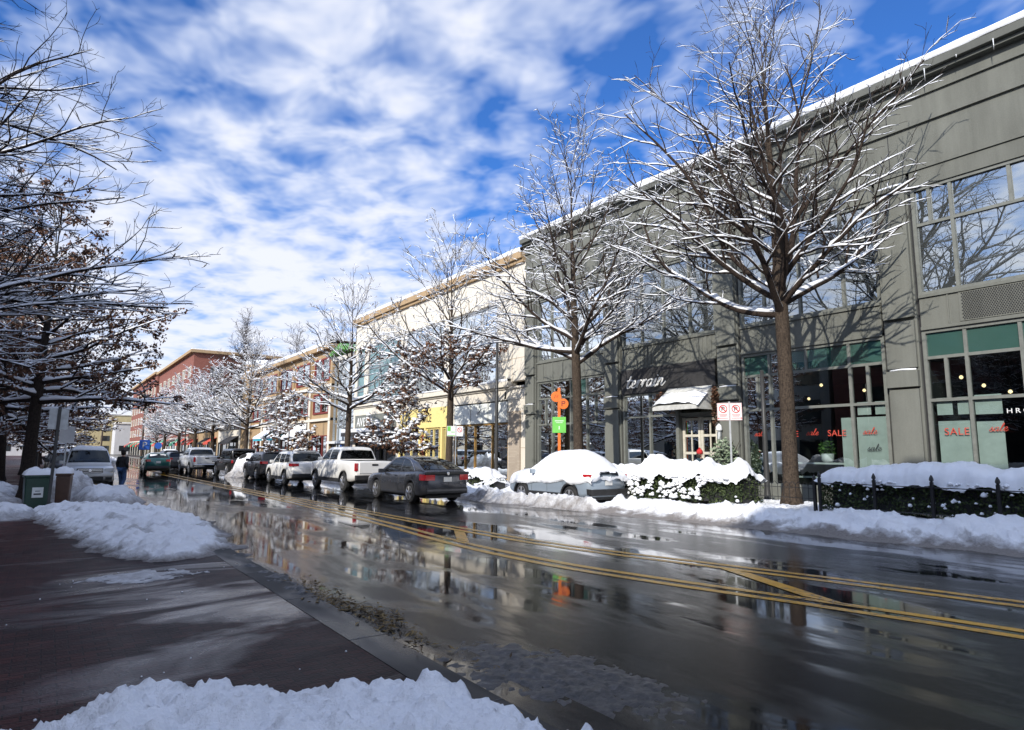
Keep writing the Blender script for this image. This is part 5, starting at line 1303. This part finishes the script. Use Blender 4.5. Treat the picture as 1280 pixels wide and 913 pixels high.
# ------------------------------------------------------------------ hedges, fences, signs, bins, people
def hedge(name,label,x0,x1,y0,y1,z0,z1,n,seed,snow_h=.34,group='snow-capped hedges along the far kerb',ragged=0.,speck=.012):
    t_=thing(name,label,'hedge',((x0+x1)/2,(y0+y1)/2,z0),0,group); q=random.Random(seed); cx,cy=(x0+x1)/2,(y0+y1)/2; dx,dy=(x1-x0)/2,(y1-y0)/2; H=z1-z0
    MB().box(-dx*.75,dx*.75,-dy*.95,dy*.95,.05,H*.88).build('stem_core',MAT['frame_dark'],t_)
    mb=MB()
    for _ in range(n):
        f_=q.random(); u=q.uniform(-1,1); v=q.uniform(0,1)
        if f_<.5: p=Vector((-dx+q.uniform(-.04,.16),u*dy,v*H))
        elif f_<.62: p=Vector((q.uniform(-dx,dx),(-dy+q.uniform(0,.1)) if q.random()<.5 else dy-q.uniform(0,.1),v*H))
        else: p=Vector((q.uniform(-dx,dx),u*dy,H*q.uniform(.82,1.04)))
        b_=.09*fr(p.y*1.5,p.z*1.5,1,4,seed); p.x-=b_; p.z+=ragged*fr(p.y*1.2,p.x,1,3,seed)
        a=Vector((q.gauss(-.4,.7),q.gauss(0,.7),q.gauss(.2,.7))).normalized(); b=a.orthogonal().normalized(); b=rot_about(b,a,q.uniform(0,6.28)); s=q.uniform(.022,.045)
        mb.add([p-a*s,p+b*s*.6,p+a*s,p-b*s*.6],[(0,1,2,3)])
    mb.build('foliage',MAT['hedge_leaf'],t_,fix=False)
    nu=int((y1-y0)/.045); nv=34
    def cap(u,v):
        y=-dy-.06+(2*dy+.12)*u; k=v*2-1; e=min(1,u*dy*5,(1-u)*dy*5)**.5
        w=fr(y+cy,seed,.7,4); x=k*(dx+.10); prof=max(0,1-abs(k)**3.2)**.5; z=H-.10+.02+(snow_h*(1+.35*w)*e)*prof+ragged*.8*fr(y*1.2,x,1,3,seed)*1.2
        z+=.035*fr(x*2,y*2,1.3,4,seed)+(.10*fr(y,seed+4,1.6,4)-.04*lumps(y,seed,2.2)+.02*fr(y,seed+7,6,3))*max(0,(abs(k)-.7)/.3)
        return (x-.05*w-.06*fr(y*3,k,1,3),y,z)
    MB().grid(nu,nv,cap).build('snow_cap',MAT['snow_clean'],t_,smooth=True,fix=False)
    mb=MB()
    for _ in range(int(n*speck)):
        p=Vector((-dx-.10+q.uniform(-.04,.03),q.uniform(-dy,dy),(1-q.random()**1.7*.9)*H))
        if fr(p.y*1.1,p.z*1.1,1,3,seed)<-.02: continue
        s=q.uniform(.02,.05)*(1.5 if ragged else 1)*(1+q.random()**4); mb.lathe([(s*.5,-s*.3),(s*q.uniform(.7,1.3),0),(s*.6,s*q.uniform(.4,.8)),(.004,s*.9)],p,5)
    mb.build('snow_clump',MAT['snow_clean'],t_,smooth=True)['kind']='stuff'
    return t_
hedge('hedge','long clipped dark hedge under smooth thick snow at the right frame edge',15.75,17.0,-2.5,8.75,.42,1.16,16000,3,.46,speck=.022)
hedge('hedge','ragged hedge with patchy snow between the buried hatchback and the parking sign',15.55,16.75,10.9,14.9,.36,1.08,8000,5,.46,ragged=.26,speck=.07)
hedge('hedge','low snow-covered shrub bed behind the tail of the buried hatchback',15.9,16.9,15.0,19.0,.36,.95,2500,6,.42,ragged=.2,speck=.06)
hedge('hedge','small snowy evergreen clump behind the grey crossover',15.2,16.2,23.0,25.4,.30,.80,1800,8,.26,speck=.06,group='small evergreens',ragged=.15)
hedge('hedge','small snowy evergreen by the lamp pole left of the buried car',14.6,15.4,21.7,22.6,.2,.62,1200,9,.16,speck=.06,group='small evergreens',ragged=.15)
# iron railings
def railing(label,x,ys,posts,z0,rz=0):
    t_=thing('iron_railing',label,'railing',(x,ys[0],z0),rz); L=ys[1]-ys[0]
    mb=MB(); n=int(L/.17)
    for i in range(n+1):
        y=i*.17; mb.tube([(0,y,0),(0,y,.42)],.008,5)
        if i<n: mb.tube([(0,y+.17*t,.42+.09*math.sin(math.pi*t)) for t in (0,.2,.5,.8,1)],.008,5)
    mb.tube([(0,0,.10),(0,L,.10)],.009,5); mb.tube([(0,0,.36),(0,L,.36)],.009,5)
    mb.build('hoop_panel',MAT['black_metal'],t_)
    for y in posts:
        MB().box(-.035,.035,y-.035,y+.035,-.2,.56).lathe([(.02,.56),(.045,.60),(.04,.65),(.01,.70)],(0,y,0),8).build('post',MAT['black_metal'],t_)
    return t_
railing('black hooped iron railing round the trunk in front of SALE windows',15.85,(8.9,11.0),(0,2.1),.55)
t_=thing('iron_railing','row of black iron posts and rail in front of the clipped hedge','railing',(15.55,-2,.35))
for y in (.9,2.4,3.9,5.4,6.9,8.1,9.3,10.6):
    MB().box(-.03,.03,y-.03,y+.03,-.2,.84).lathe([(.02,.84),(.05,.88),(.04,.93),(.01,.99)],(0,y,0),8).build('post',MAT['black_metal'],t_)
MB().tube([(0,0,.72),(0,10.6,.72)],.012,6).tube([(0,0,.15),(0,10.6,.15)],.012,6).build('rail',MAT['black_metal'],t_)
# lamp poles
def lamp(label,x,y,h,group='slim dark lamp poles',z=.15,arm=True):
    t_=thing('street_lamp',label,'street lamp',(x,y,z),0,group)
    MB().lathe([(.16,0),(.16,.1),(.11,.25),(.085,.6),(.075,h*.5),(.055,h)],(0,0,0),10).build('pole',MAT['dark_pole'],t_,smooth=True)
    if arm:
        MB().tube([(0,0,h-.2),(-.5,0,h),(-1.3,0,h+.05)],.03,6).build('arm',MAT['dark_pole'],t_); MB().box(-1.9,-1.2,-.12,.12,h-.02,h+.09).build('lamp_head',MAT['dark_pole'],t_,bevel=.03)
    return t_
lm=lamp('slim dark lamp pole beside the stone-clad pier of the cream building',16.4,24.0,7.0,arm=False)
lamp('thin black pole hidden behind the trunk before the SALE windows',17.9,11.55,4.2,arm=False)
dup(lm,(16.4,57.6,.15),0,'lamp pole in front of the tan block entrance','slim dark lamp poles'); 
l2=lamp('tall lamp with arm over the road before the red brick block',14.9,96,8.5); dup(l2,(15,126,.15),0,'farther arm lamp along the brick block','slim dark lamp poles'); dup(l2,(-.7,72,.03),R(180),'arm lamp on the near side by the row of oaks','slim dark lamp poles')
# no-parking pair
def ring(mb,c,r,w,y,n=28):
    mb.tube([(c[0]+r*math.cos(6.2832*i/n),y,c[1]+r*math.sin(6.2832*i/n)) for i in range(n+1)],w,5)
def nopark(t_,x0,arrow):
    pl_=MB().box(x0,x0+.33,-.006,.006,2.72,3.22).build('sign_plate',MAT['white_paint'],t_,bevel=.004)
    cx=x0+.165; cz=3.05
    mb=MB(); ring(mb,(cx,cz),.105,.013,-.012); mb.tube([(cx-.072,-.012,cz+.072),(cx+.072,-.012,cz-.072)],.013,5)
    mb.box(x0+.04,x0+.29,-.010,-.0065,2.775,2.79); s=1 if arrow>0 else -1; ax=x0+(.29 if s>0 else .04); mb.prism([(ax,2.782-.028),(ax,2.782+.028),(ax+s*.035,2.782)],1,-.0105,-.0066)
    for (a,b,c_,d) in ((x0+.008,x0+.322,2.728,2.734),(x0+.008,x0+.322,3.206,3.212)): mb.box(a,b,-.009,-.0065,c_,d)
    for a in (x0+.008,x0+.316): mb.box(a,a+.006,-.0088,-.0065,2.735,3.205)
    mb.build('prohibition_mark',MAT['sign_red'],pl_)
    k=MB(); k.box(cx-.045,cx-.022,-.0105,-.0066,cz-.062,cz+.062); k.tube([(cx-.03,-.009,cz+.052),(cx+.02,-.009,cz+.05),(cx+.042,-.009,cz+.026),(cx+.02,-.009,cz+.002),(cx-.03,-.009,cz)],.011,5); k.build('lettering',MAT['frame_dark'],pl_)
    k=MB(); 
    for i,z in enumerate((2.895,2.865,2.835)): k.box(x0+.05+.01*i,x0+.28-.012*i,-.008,-.0065,z-.006,z+.006)
    k.build('small_print',MAT['sign_red'],pl_)
t_=thing('parking_sign','pair of red no-parking signs on a galvanised post over the ragged hedge','road sign',(15.9,11.35,.0),R(-52))
MB().box(-.025,.025,.008,.05,.2,3.26).build('post',MAT['galv'],t_); MB().box(-.04,.04,.004,.056,1.35,1.45).build('clamp',MAT['dark_pole'],t_); nopark(t_,-.34,-1); nopark(t_,.01,1)
# green/white parking sign by the yellow shopfront
t_=thing('parking_sign','small green and white parking signs on a post by the yellow shopfront','road sign',(15.7,26.4,0),R(-25))
MB().box(-.025,.025,.01,.05,.1,3.05).build('post',MAT['galv'],t_)
p1=MB().box(-.42,-.01,-.006,.006,2.50,2.98).build('sign_plate',MAT['white_paint'],t_); MB().box(-.40,-.25,-.009,-.0065,2.74,2.96).box(-.40,-.03,-.009,-.0065,2.52,2.55).box(-.22,-.05,-.009,-.0065,2.68,2.71).build('green_print',MAT['green_sign'],p1)
p2=MB().box(.02,.34,-.006,.006,2.50,2.98).build('sign_plate',MAT['white_paint'],t_); mb=MB(); ring(mb,(.18,2.80),.10,.012,-.01); mb.tube([(.11,-.01,2.87),(.25,-.01,2.73)],.012,5); mb.build('prohibition_mark',MAT['sign_red'],p2)
# orange marker with discs and green notice
t_=thing('marker_post','bright orange post with two overlapping discs and a green notice','sign',(17.2,20.55,.15),R(-40))
MB().box(-.06,.06,-.05,.05,0,4.30).build('post',MAT['orange_paint'],t_,bevel=.01)
for (x,z,r) in ((-.12,3.92,.22),(.17,3.62,.22)):
    d_=MB().lathe([(r,-.025),(r,.025)],(0,0,0),32).xform(Matrix.Translation((x,-.08 if x<0 else -.135,z))@Matrix.Rotation(R(90),4,'X')).build('disc',MAT['orange_paint'],t_,bevel=.006)
    mb=MB(); yy=-.108 if x<0 else -.163
    if x>0: mb.box(x-.07,x-.035,yy-.004,yy+.002,z-.10,z+.11); mb.box(x-.035,x+.07,yy-.004,yy+.002,z+.075,z+.11); mb.box(x-.035,x+.07,yy-.004,yy+.002,z-.005,z+.03); mb.box(x+.05,x+.085,yy-.0045,yy+.0015,z+.02,z+.085)
    else: mb.tube([(x-.08,yy,z-.07),(x-.03,yy,z+.07),(x+.03,yy,z-.05),(x+.08,yy,z+.07)],.010,5)
    mb.build('mark',MAT['red_frame'],d_)
gb=MB().box(-.28,.28,-.075,-.052,2.42,3.08).build('notice_board',MAT['green_sign'],t_,bevel=.01)
MB().box(-.18,.18,-.079,-.0755,2.90,2.93).box(-.14,.14,-.079,-.0755,2.83,2.85).box(-.02,.02,-.079,-.0755,2.56,2.70).build('print',MAT['white_paint'],gb)
# left: sign seen from behind, second white sign
t_=thing('road_sign','grey back of a square sign on a leaning dark post by the bin','road sign',(.14,22.4,.03),R(12)); t_.rotation_euler=(0,R(1.2),R(12))
MB().box(-.035,.035,-.03,.03,0,2.95).build('post',MAT['dark_pole'],t_); MB().box(-.24,.24,.032,.042,2.32,2.92).build('sign_plate',MAT['galv'],t_,bevel=.004)
t_=thing('road_sign','small white sign on a thin post behind the first sign','road sign',(.55,29.5,.03),R(5)); MB().box(-.025,.025,-.02,.02,0,2.75).build('post',MAT['galv'],t_); MB().box(-.24,.24,-.034,-.022,2.0,2.62).build('sign_plate',MAT['white_paint'],t_)
# bins
def wbin(label,loc,rz,m,w,d,h,labelplate,seed):
    t_=thing('litter_bin',label,'bin',loc,rz)
    MB().add([(-w*.44,-d*.44,0),(w*.44,-d*.44,0),(w*.44,d*.44,0),(-w*.44,d*.44,0),(-w*.5,-d*.5,h),(w*.5,-d*.5,h),(w*.5,d*.5,h),(-w*.5,d*.5,h)],[(0,3,2,1),(4,5,6,7),(0,1,5,4),(1,2,6,5),(2,3,7,6),(3,0,4,7)]).build('body',MAT[m],t_,bevel=.03)
    MB().box(-w*.54,w*.54,-d*.54,d*.54,h+.002,h+.09).build('lid',MAT[m],t_,bevel=.025)
    if labelplate:
        p=MB().box(-.13,.13,-d*.49-.012,-d*.49+.0,h*.42,h*.72).build('label_plate',MAT['panel_white'],t_)
        MB().box(-.09,.08,-d*.49-.016,-d*.49-.0125,h*.50,h*.545).box(-.06,.05,-d*.49-.016,-d*.49-.0125,h*.60,h*.62).build('print',MAT['frame_dark'],p)
    def fn(u,v):
        x=(u*2-1)*w*.56; y=(v*2-1)*d*.56; e=min(1,5*u,5*(1-u),5*v,5*(1-v))**.5; return (x*(1+.05*fr(x*4,y*4,1,3,seed)),y,h+.08+(.17*e)*(1+.5*fr(x*2,y*2,1.5,4,seed)))
    MB().grid(16,16,fn).build('snow_cap',MAT['snow_clean'],t_,smooth=True,fix=False)
wbin('dark green litter bin with white label and a cap of snow',(-.16,23.2,.03),R(6),'bin_green',.62,.6,.95,True,2)
wbin('brown bin with orange edge just behind the green bin',(.50,24.3,.03),R(-10),'bin_brown',.38,.45,.95,False,4)
# utility poles with wires at the street end
def upole(label,x,y,h):
    t_=thing('utility_pole',label,'utility pole',(x,y,0),0,'utility poles at the street end')
    MB().lathe([(.18,0),(.14,h*.6),(.10,h)],(0,0,0),8).build('pole',MAT['wood_pole'],t_); MB().box(-1.3,1.3,-.06,.06,h-.7,h-.56).box(-1.0,1.0,-.06,.06,h-1.6,h-1.48).build('crossarm',MAT['wood_pole'],t_)
    MB().lathe([(.25,h-3.2),(.25,h-2.2),(.2,h-2.1)],(.3,0,0),10).build('transformer',MAT['galv'],t_); return t_
upole('utility pole with crossarms left of the red brick block',13.2,128,11.0); upole('fainter utility pole farther down the street',8.5,150,9.0)
mb=MB()
for k in (-1.2,0,1.2):
    mb.tube([(13.2+k,128,10.5),(18,131,9.6),(24,134,10.5)],.03,4); mb.tube([(13.2+k,128,10.5),(10.5,139,8.2),(8.5+k,150,8.6)],.03,4)
tag(mb.build('overhead_wire',MAT['frame_dark']),'overhead wires strung between the utility poles','wire')
# blue P sign and others far off
t_=thing('parking_sign','square blue P parking sign under the utility poles','road sign',(9.15,86,0),R(-8)); MB().box(-.05,.05,0,.1,0,2.9).build('post',MAT['dark_pole'],t_)
pb=MB().box(-.55,.55,-.1,0,1.75,2.9).build('sign_plate',MAT['blue_sign'],t_,bevel=.05); mb=text_mb('P',.72,0,0,0,.02); mb.v=[(-y-.27,-.12,z+1.97) for x,y,z in mb.v]; mb.build('lettering',MAT['white_paint'],pb,fix=False)
t_=thing('road_sign','small round blue sign on a pole before the brick storefronts','road sign',(11.8,96,0),R(-10)); MB().box(-.05,.05,0,.1,0,2.7).build('post',MAT['dark_pole'],t_); MB().lathe([(.42,-.03),(.42,.03)],(0,0,0),24).xform(Matrix.Translation((0,-.05,2.3))@Matrix.Rotation(R(90),4,'X')).build('sign_plate',MAT['blue_sign'],t_)
# ------------------------------------------------------------------ people
def skin(name,joints,edges,m,par,sub=2,root=0):
    me=bpy.data.meshes.new(name); me.from_pydata([j[:3] for j in joints],edges,[]); o=bpy.data.objects.new(name,me); col.objects.link(o)
    s_=o.modifiers.new('s','SKIN'); s_.use_smooth_shade=True
    if not me.skin_vertices: me.skin_vertices.new()
    for i,j in enumerate(joints):
        r=j[3]; r2=j[4] if len(j)>4 else r; me.skin_vertices[0].data[i].radius=(r,r2)
    me.skin_vertices[0].data[root].use_root=True
    b=o.modifiers.new('b','SUBSURF'); b.levels=sub; b.render_levels=sub
    bpy.context.view_layer.update()
    m2=bpy.data.meshes.new_from_object(o.evaluated_get(bpy.context.evaluated_depsgraph_get())); bpy.data.objects.remove(o); m2.name=name
    m2.materials.clear(); m2.materials.append(MAT[m]); m2.polygons.foreach_set('use_smooth',[True]*len(m2.polygons))
    o=bpy.data.objects.new(name,m2); col.objects.link(o); o.parent=par; return o
def person(label,loc,rz,topm,legm,hatm,stride=.16,arms=((.06,.10),(-.05,-.02)),scale=1.,bend=.25,hat='cap',skirted=False):
    """faces local +Y"""
    t_=thing('person',label,'person',loc,rz); t_.scale=(scale,)*3
    st=stride
    hipz=.92
    LA=[(-.10,0,hipz),(-.11,.06+st*.4,.50),(-.11,st,.09)]; RA=[(.10,0,hipz),(.11,.10-st*.4,.49),(.11,-st,.10)]
    def arm(s_,e,h): return [(s_*.185,0,1.43),(s_*.27,e-.04,1.15),(s_*.24,h+bend*.5,.93+bend*.25)]
    A=arm(-1,arms[0][0],arms[0][1]); B=arm(1,arms[1][0],arms[1][1])
    def hand(mb_j,w,s_): return w
    # body: one continuous surface (mostly under the clothes)
    j=[(0,0,.95,.12,.10),(0,.01,1.15,.115,.09),(0,0,1.36,.14,.09),(0,.0,1.49,.055,.055),(0,.02,1.57,.055,.06),(0,.025,1.66,.085,.10),(0,.02,1.745,.07,.085)]
    e=[(0,1),(1,2),(2,3),(3,4),(4,5),(5,6)]
    def chain(start,pts):
        k=start
        for p in pts: j.append(p); e.append((k,len(j)-1)); k=len(j)-1
        return k
    for Q in (LA,RA): chain(0,[(*Q[0],.085),(*Q[1],.055),(*Q[2],.04),(Q[2][0],Q[2][1]+.14,.05,.035)])
    for s_,Q in ((-1,A),(1,B)):
        w=chain(2,[(*Q[0],.05),(*Q[1],.04),(*Q[2],.028)]); d=(Vector(Q[2])-Vector(Q[1])).normalized(); p=Vector(Q[2])+d*.07; pk=chain(w,[(*p,.036,.018)])
        for i,(off,ln) in enumerate(((-.030,.075),(-.010,.085),(.010,.08),(.029,.062))): f0=p+Vector((0,off,0))+d*.03; f1=f0+d*ln*.6; f2=f1+d*ln*.4+Vector((-s_*.02,0,0)); chain(pk,[(*f0,.010),(*f1,.009),(*f2,.007)])
        th=p+Vector((0,.035,.03)); chain(pk,[(*th,.011),(*(th+d*.045+Vector((0,.015,0))),.009)])
    skin('body',j,e,'skin',t_,1)
    # face
    mb=MB(); mb.lathe([(.004,0),(.018,.012),(.012,.045),(.004,.055)],(0,.125,1.625),6); 
    for s_ in (-1,1): mb.lathe([(.006,-.03),(.02,-.01),(.022,.02),(.008,.035)],(s_*.088,.01,1.65),6)
    mb.build('ear_and_nose',MAT['skin'],t_,smooth=True)
    mb=MB()
    for s_ in (-1,1): mb.lathe([(.004,-.008),(.012,0),(.004,.008)],(s_*.035,.118,1.675),6)
    mb.box(-.028,.028,.112,.122,1.588,1.596); mb.build('eyes_and_mouth',MAT['hair_dark'],t_)
    # clothes
    j=[(0,0,.90,.175 if skirted else .165,.135),(0,.0,1.05,.165,.125),(0,.01,1.22,.175,.13),(0,0,1.38,.18,.115),(0,.0,1.49,.085,.085)]; e=[(0,1),(1,2),(2,3),(3,4)]
    if skirted: j[0]=(0,0,.62,.22,.19)
    for Q in (A,B): chain(3,[(Q[0][0],Q[0][1],Q[0][2]-.01,.085,.085),(*Q[1],.068),(*Q[2],.05)])
    skin('jacket',j,e,topm,t_,2,1)
    j=[(0,0,.96,.155,.125)]; e=[]
    for Q in (LA,RA): chain(0,[(*Q[0],.105,.11),((Q[0][0]+Q[1][0])/2,(Q[0][1]+Q[1][1])/2,(Q[0][2]+Q[1][2])/2,.095),(*Q[1],.078),(Q[2][0],Q[2][1],.16,.07),(Q[2][0],Q[2][1]+.01,.075,.068)])
    skin('trousers',j,e,legm,t_,2)
    for Q in (LA,RA):
        x,y=Q[2][0],Q[2][1]; MB().grid(10,9,lambda u,v:(x+(.052+.004*math.sin(6.28*u))*math.cos(6.2832*v)*(.85+.3*math.sin(3.14*u)),y-.09+.27*u, max(0,.045+.045*math.sin(6.2832*v)*(1.15-.55*u)))).build('shoe',MAT['shoe'],t_,smooth=True)
    if hat=='hair':
        MB().lathe([(.080,1.555),(.094,1.60),(.103,1.67),(.104,1.72),(.085,1.775),(.045,1.80),(.006,1.805)],(0,.005,0),16).build('hair',MAT[hatm],t_,smooth=True)
    elif hat=='cap':
        MB().lathe([(.098,1.66),(.104,1.70),(.098,1.755),(.06,1.79),(.01,1.80)],(0,.015,0),14).add([(-.07,.1,1.71),(.07,.1,1.71),(.06,.18,1.70),(-.06,.18,1.70)],[(0,1,2,3)]).build('cap',MAT[hatm],t_,smooth=True)
        MB().lathe([(.090,1.57),(.100,1.62),(.100,1.68)],(0,-.005,0),14).build('hair',MAT['hair_dark'],t_,smooth=True)
    else:
        MB().lathe([(.105,1.64),(.125,1.69),(.115,1.76),(.07,1.82),(.01,1.835)],(0,.0,0),14).lathe([(.03,1.83),(.045,1.86),(.02,1.89)],(0,0,0),8).build('knit_hat',MAT[hatm],t_,smooth=True)
        MB().lathe([(.075,1.47),(.100,1.55),(.103,1.66)],(0,-.03,0),14).build('hair',MAT['hair_dark'],t_,smooth=True)
    return t_
person('man in black jacket and blue jeans walking beside the silver SUV','%s' and (2.76,33.4,.0),R(-35),'jacket_black','jeans','hair_dark',.17,((.08,.02),(-.10,-.06)),1.0,.12,'hair')
person('person in red knitted hat and dark coat before the cream shop doors',(19.35,15.15,.145),R(200),'coat_navy','coat_navy','knit_red',.05,((.10,.10),(.08,.12)),.97,.35,'knit',True)
t_=thing('shopping_bag','pale teal bag held beside the person in the red hat','bag',(19.05,15.62,.62),R(20)); MB().box(-.20,.20,-.09,.09,0,.46).build('bag_body',MAT['teal_bag'],t_,bevel=.01); MB().tube([(-.1,0,.46),(-.09,0,.60),(.09,0,.60),(.1,0,.46)],.008,5).build('handle',MAT['teal_bag'],t_)
# ------------------------------------------------------------------ camera, sun, sky
f=800.; yaw=R(35.69675); pitch=R(7.68585); roll=R(-.3)
F=Vector((math.sin(yaw)*math.cos(pitch),math.cos(yaw)*math.cos(pitch),math.sin(pitch))); Rt=Vector((math.cos(yaw),-math.sin(yaw),0)); Up=Rt.cross(F)
c,s=math.cos(roll),math.sin(roll); Rt,Up=Rt*c-Up*s,Up*c+Rt*s
M=Matrix((( Rt.x,Up.x,-F.x,0),(Rt.y,Up.y,-F.y,0),(Rt.z,Up.z,-F.z,1.8),(0,0,0,1)))
cam=bpy.data.cameras.new('camera'); co=bpy.data.objects.new('camera',cam); col.objects.link(co); co.matrix_world=M
cam.sensor_width=36; cam.lens=36*f/1280; cam.clip_end=5000; cam.clip_start=.05; sc.camera=co
EL=R(29); to_sun=Vector((-math.cos(EL)*.912,-math.cos(EL)*.41,math.sin(EL))).normalized()
sl=bpy.data.lights.new('sun','SUN'); sl.energy=5.0; sl.angle=R(.53); sl.color=(1,.945,.865)
so=bpy.data.objects.new('sun',sl); col.objects.link(so); so.rotation_euler=to_sun.to_track_quat('Z','Y').to_euler(); so.location=(-20,-20,30)
w=bpy.data.worlds.new('World'); sc.world=w; w.use_nodes=True; nt=w.node_tree; N=nt.nodes; L=nt.links
bg=N['Background']; sky=N.new('ShaderNodeTexSky'); sky.sky_type='NISHITA'; sky.sun_disc=False; sky.sun_elevation=EL; sky.sun_rotation=math.atan2(to_sun.x,to_sun.y)%(2*math.pi)
sky.air_density=1.0; sky.dust_density=.6; sky.ozone_density=3
def mth(op,a,b=0.,cl=False):
    x=N.new('ShaderNodeMath'); x.operation=op; x.use_clamp=cl
    for i,v in enumerate((a,b)):
        if hasattr(v,'links'): L.new(v,x.inputs[i])
        else: x.inputs[i].default_value=v
    return x.outputs[0]
def ramp(fac,stops):
    x=N.new('ShaderNodeValToRGB'); e=x.color_ramp.elements
    while len(e)<len(stops): e.new(.5)
    for i,(p,cc) in enumerate(stops):
        e[i].position=p; e[i].color=(*(cc if hasattr(cc,'__len__') else (cc,)*3),1)
    L.new(fac,x.inputs[0]); return x.outputs[0]
def wmix(fac,a,b,mode='MIX'):
    x=N.new('ShaderNodeMix'); x.data_type='RGBA'; x.blend_type=mode
    for i,v in ((0,fac),(6,a),(7,b)):
        if hasattr(v,'links'): L.new(v,x.inputs[i])
        else: x.inputs[i].default_value=v if i==0 else (*v,1)
    return x.outputs[2]
tc=N.new('ShaderNodeTexCoord'); sx=N.new('ShaderNodeSeparateXYZ'); L.new(tc.outputs['Generated'],sx.inputs[0])
# cloud sheet: the direction is carried to a flat layer overhead
den=mth('ADD',mth('MAXIMUM',sx.outputs[2],0.),.10)
cb=N.new('ShaderNodeCombineXYZ'); L.new(mth('DIVIDE',sx.outputs[0],den),cb.inputs[0]); L.new(mth('DIVIDE',sx.outputs[1],den),cb.inputs[1])
def wn(scale,detail,rough,dist,rot=0,sc_=(1,1,1),loc=(0,0,0)):
    m=N.new('ShaderNodeMapping'); L.new(cb.outputs[0],m.inputs[0]); m.inputs['Rotation'].default_value=(0,0,rot); m.inputs['Scale'].default_value=sc_; m.inputs['Location'].default_value=loc
    x=N.new('ShaderNodeTexNoise'); x.inputs['Scale'].default_value=scale; x.inputs['Detail'].default_value=detail; x.inputs['Roughness'].default_value=rough; x.inputs['Distortion'].default_value=dist
    L.new(m.outputs[0],x.inputs[0]); return x.outputs[0]
big=wn(.55,3,.5,.3,loc=(5.3,1.2,0)); med=wn(1.9,4,.5,.3,R(25),(1,.8,1),(.4,2,0)); rip=wn(6.4,3,.55,.25,R(40),(1,.85,1))
den2=mth('ADD',mth('ADD',mth('MULTIPLY',big,.42),mth('MULTIPLY',med,.36)),mth('MULTIPLY',rip,.72))
# thinner towards +X (away over the right-hand roofs), thicker to the left and low down
cover=mth('ADD',den2,ramp(sx.outputs[0],[(.0,.06),(.42,.05),(.62,.0),(.85,.0)]))
cover=mth('SUBTRACT',cover,ramp(sx.outputs[0],[(.40,.0),(.66,.10),(.9,.14)]))
cover=mth('ADD',cover,ramp(sx.outputs[2],[(0,.22),(.2,.10),(.42,.01)]))
mask=ramp(cover,[(.63,.04),(.75,.42),(.87,.80),(1.0,.97)])
blue=wmix(1.,sky.outputs[0],(.31,.88,1.66),'MULTIPLY')
# cloud brightness grows towards the sun behind the viewer
dot=N.new('ShaderNodeVectorMath'); dot.operation='DOT_PRODUCT'; L.new(tc.outputs['Generated'],dot.inputs[0]); dot.inputs[1].default_value=tuple(to_sun)
gl=mth('MULTIPLY',mth('POWER',mth('MAXIMUM',dot.outputs['Value'],0.),3.),1.0)
cl=wmix(ramp(cover,[(.66,0),(.95,1)]),(5.2,6.6,9.6),(8.3,8.6,9.6))
cl=wmix(1.,cl,ramp(gl,[(0,1.0),(1,1.0)]),'MULTIPLY')
vm=N.new('ShaderNodeVectorMath'); vm.operation='SCALE'; L.new(cl,vm.inputs[0]); L.new(mth('ADD',gl,1.),vm.inputs['Scale'])
L.new(wmix(mask,blue,vm.outputs[0]),bg.inputs[0]); bg.inputs[1].default_value=.112
sc.view_settings.view_transform='Standard'; sc.view_settings.look='None'; sc.view_settings.exposure=0; sc.view_settings.gamma=1
sc.render.engine='CYCLES'; cy=sc.cycles; cy.use_denoising=True
try: cy.denoiser='OPENIMAGEDENOISE'; cy.denoising_input_passes='RGB_ALBEDO_NORMAL'
except Exception: pass
cy.max_bounces=6; cy.diffuse_bounces=2; cy.glossy_bounces=3; cy.transmission_bounces=3; cy.transparent_max_bounces=10; cy.caustics_reflective=False; cy.caustics_refractive=False; cy.sample_clamp_indirect=6
bpy.context.view_layer.update()
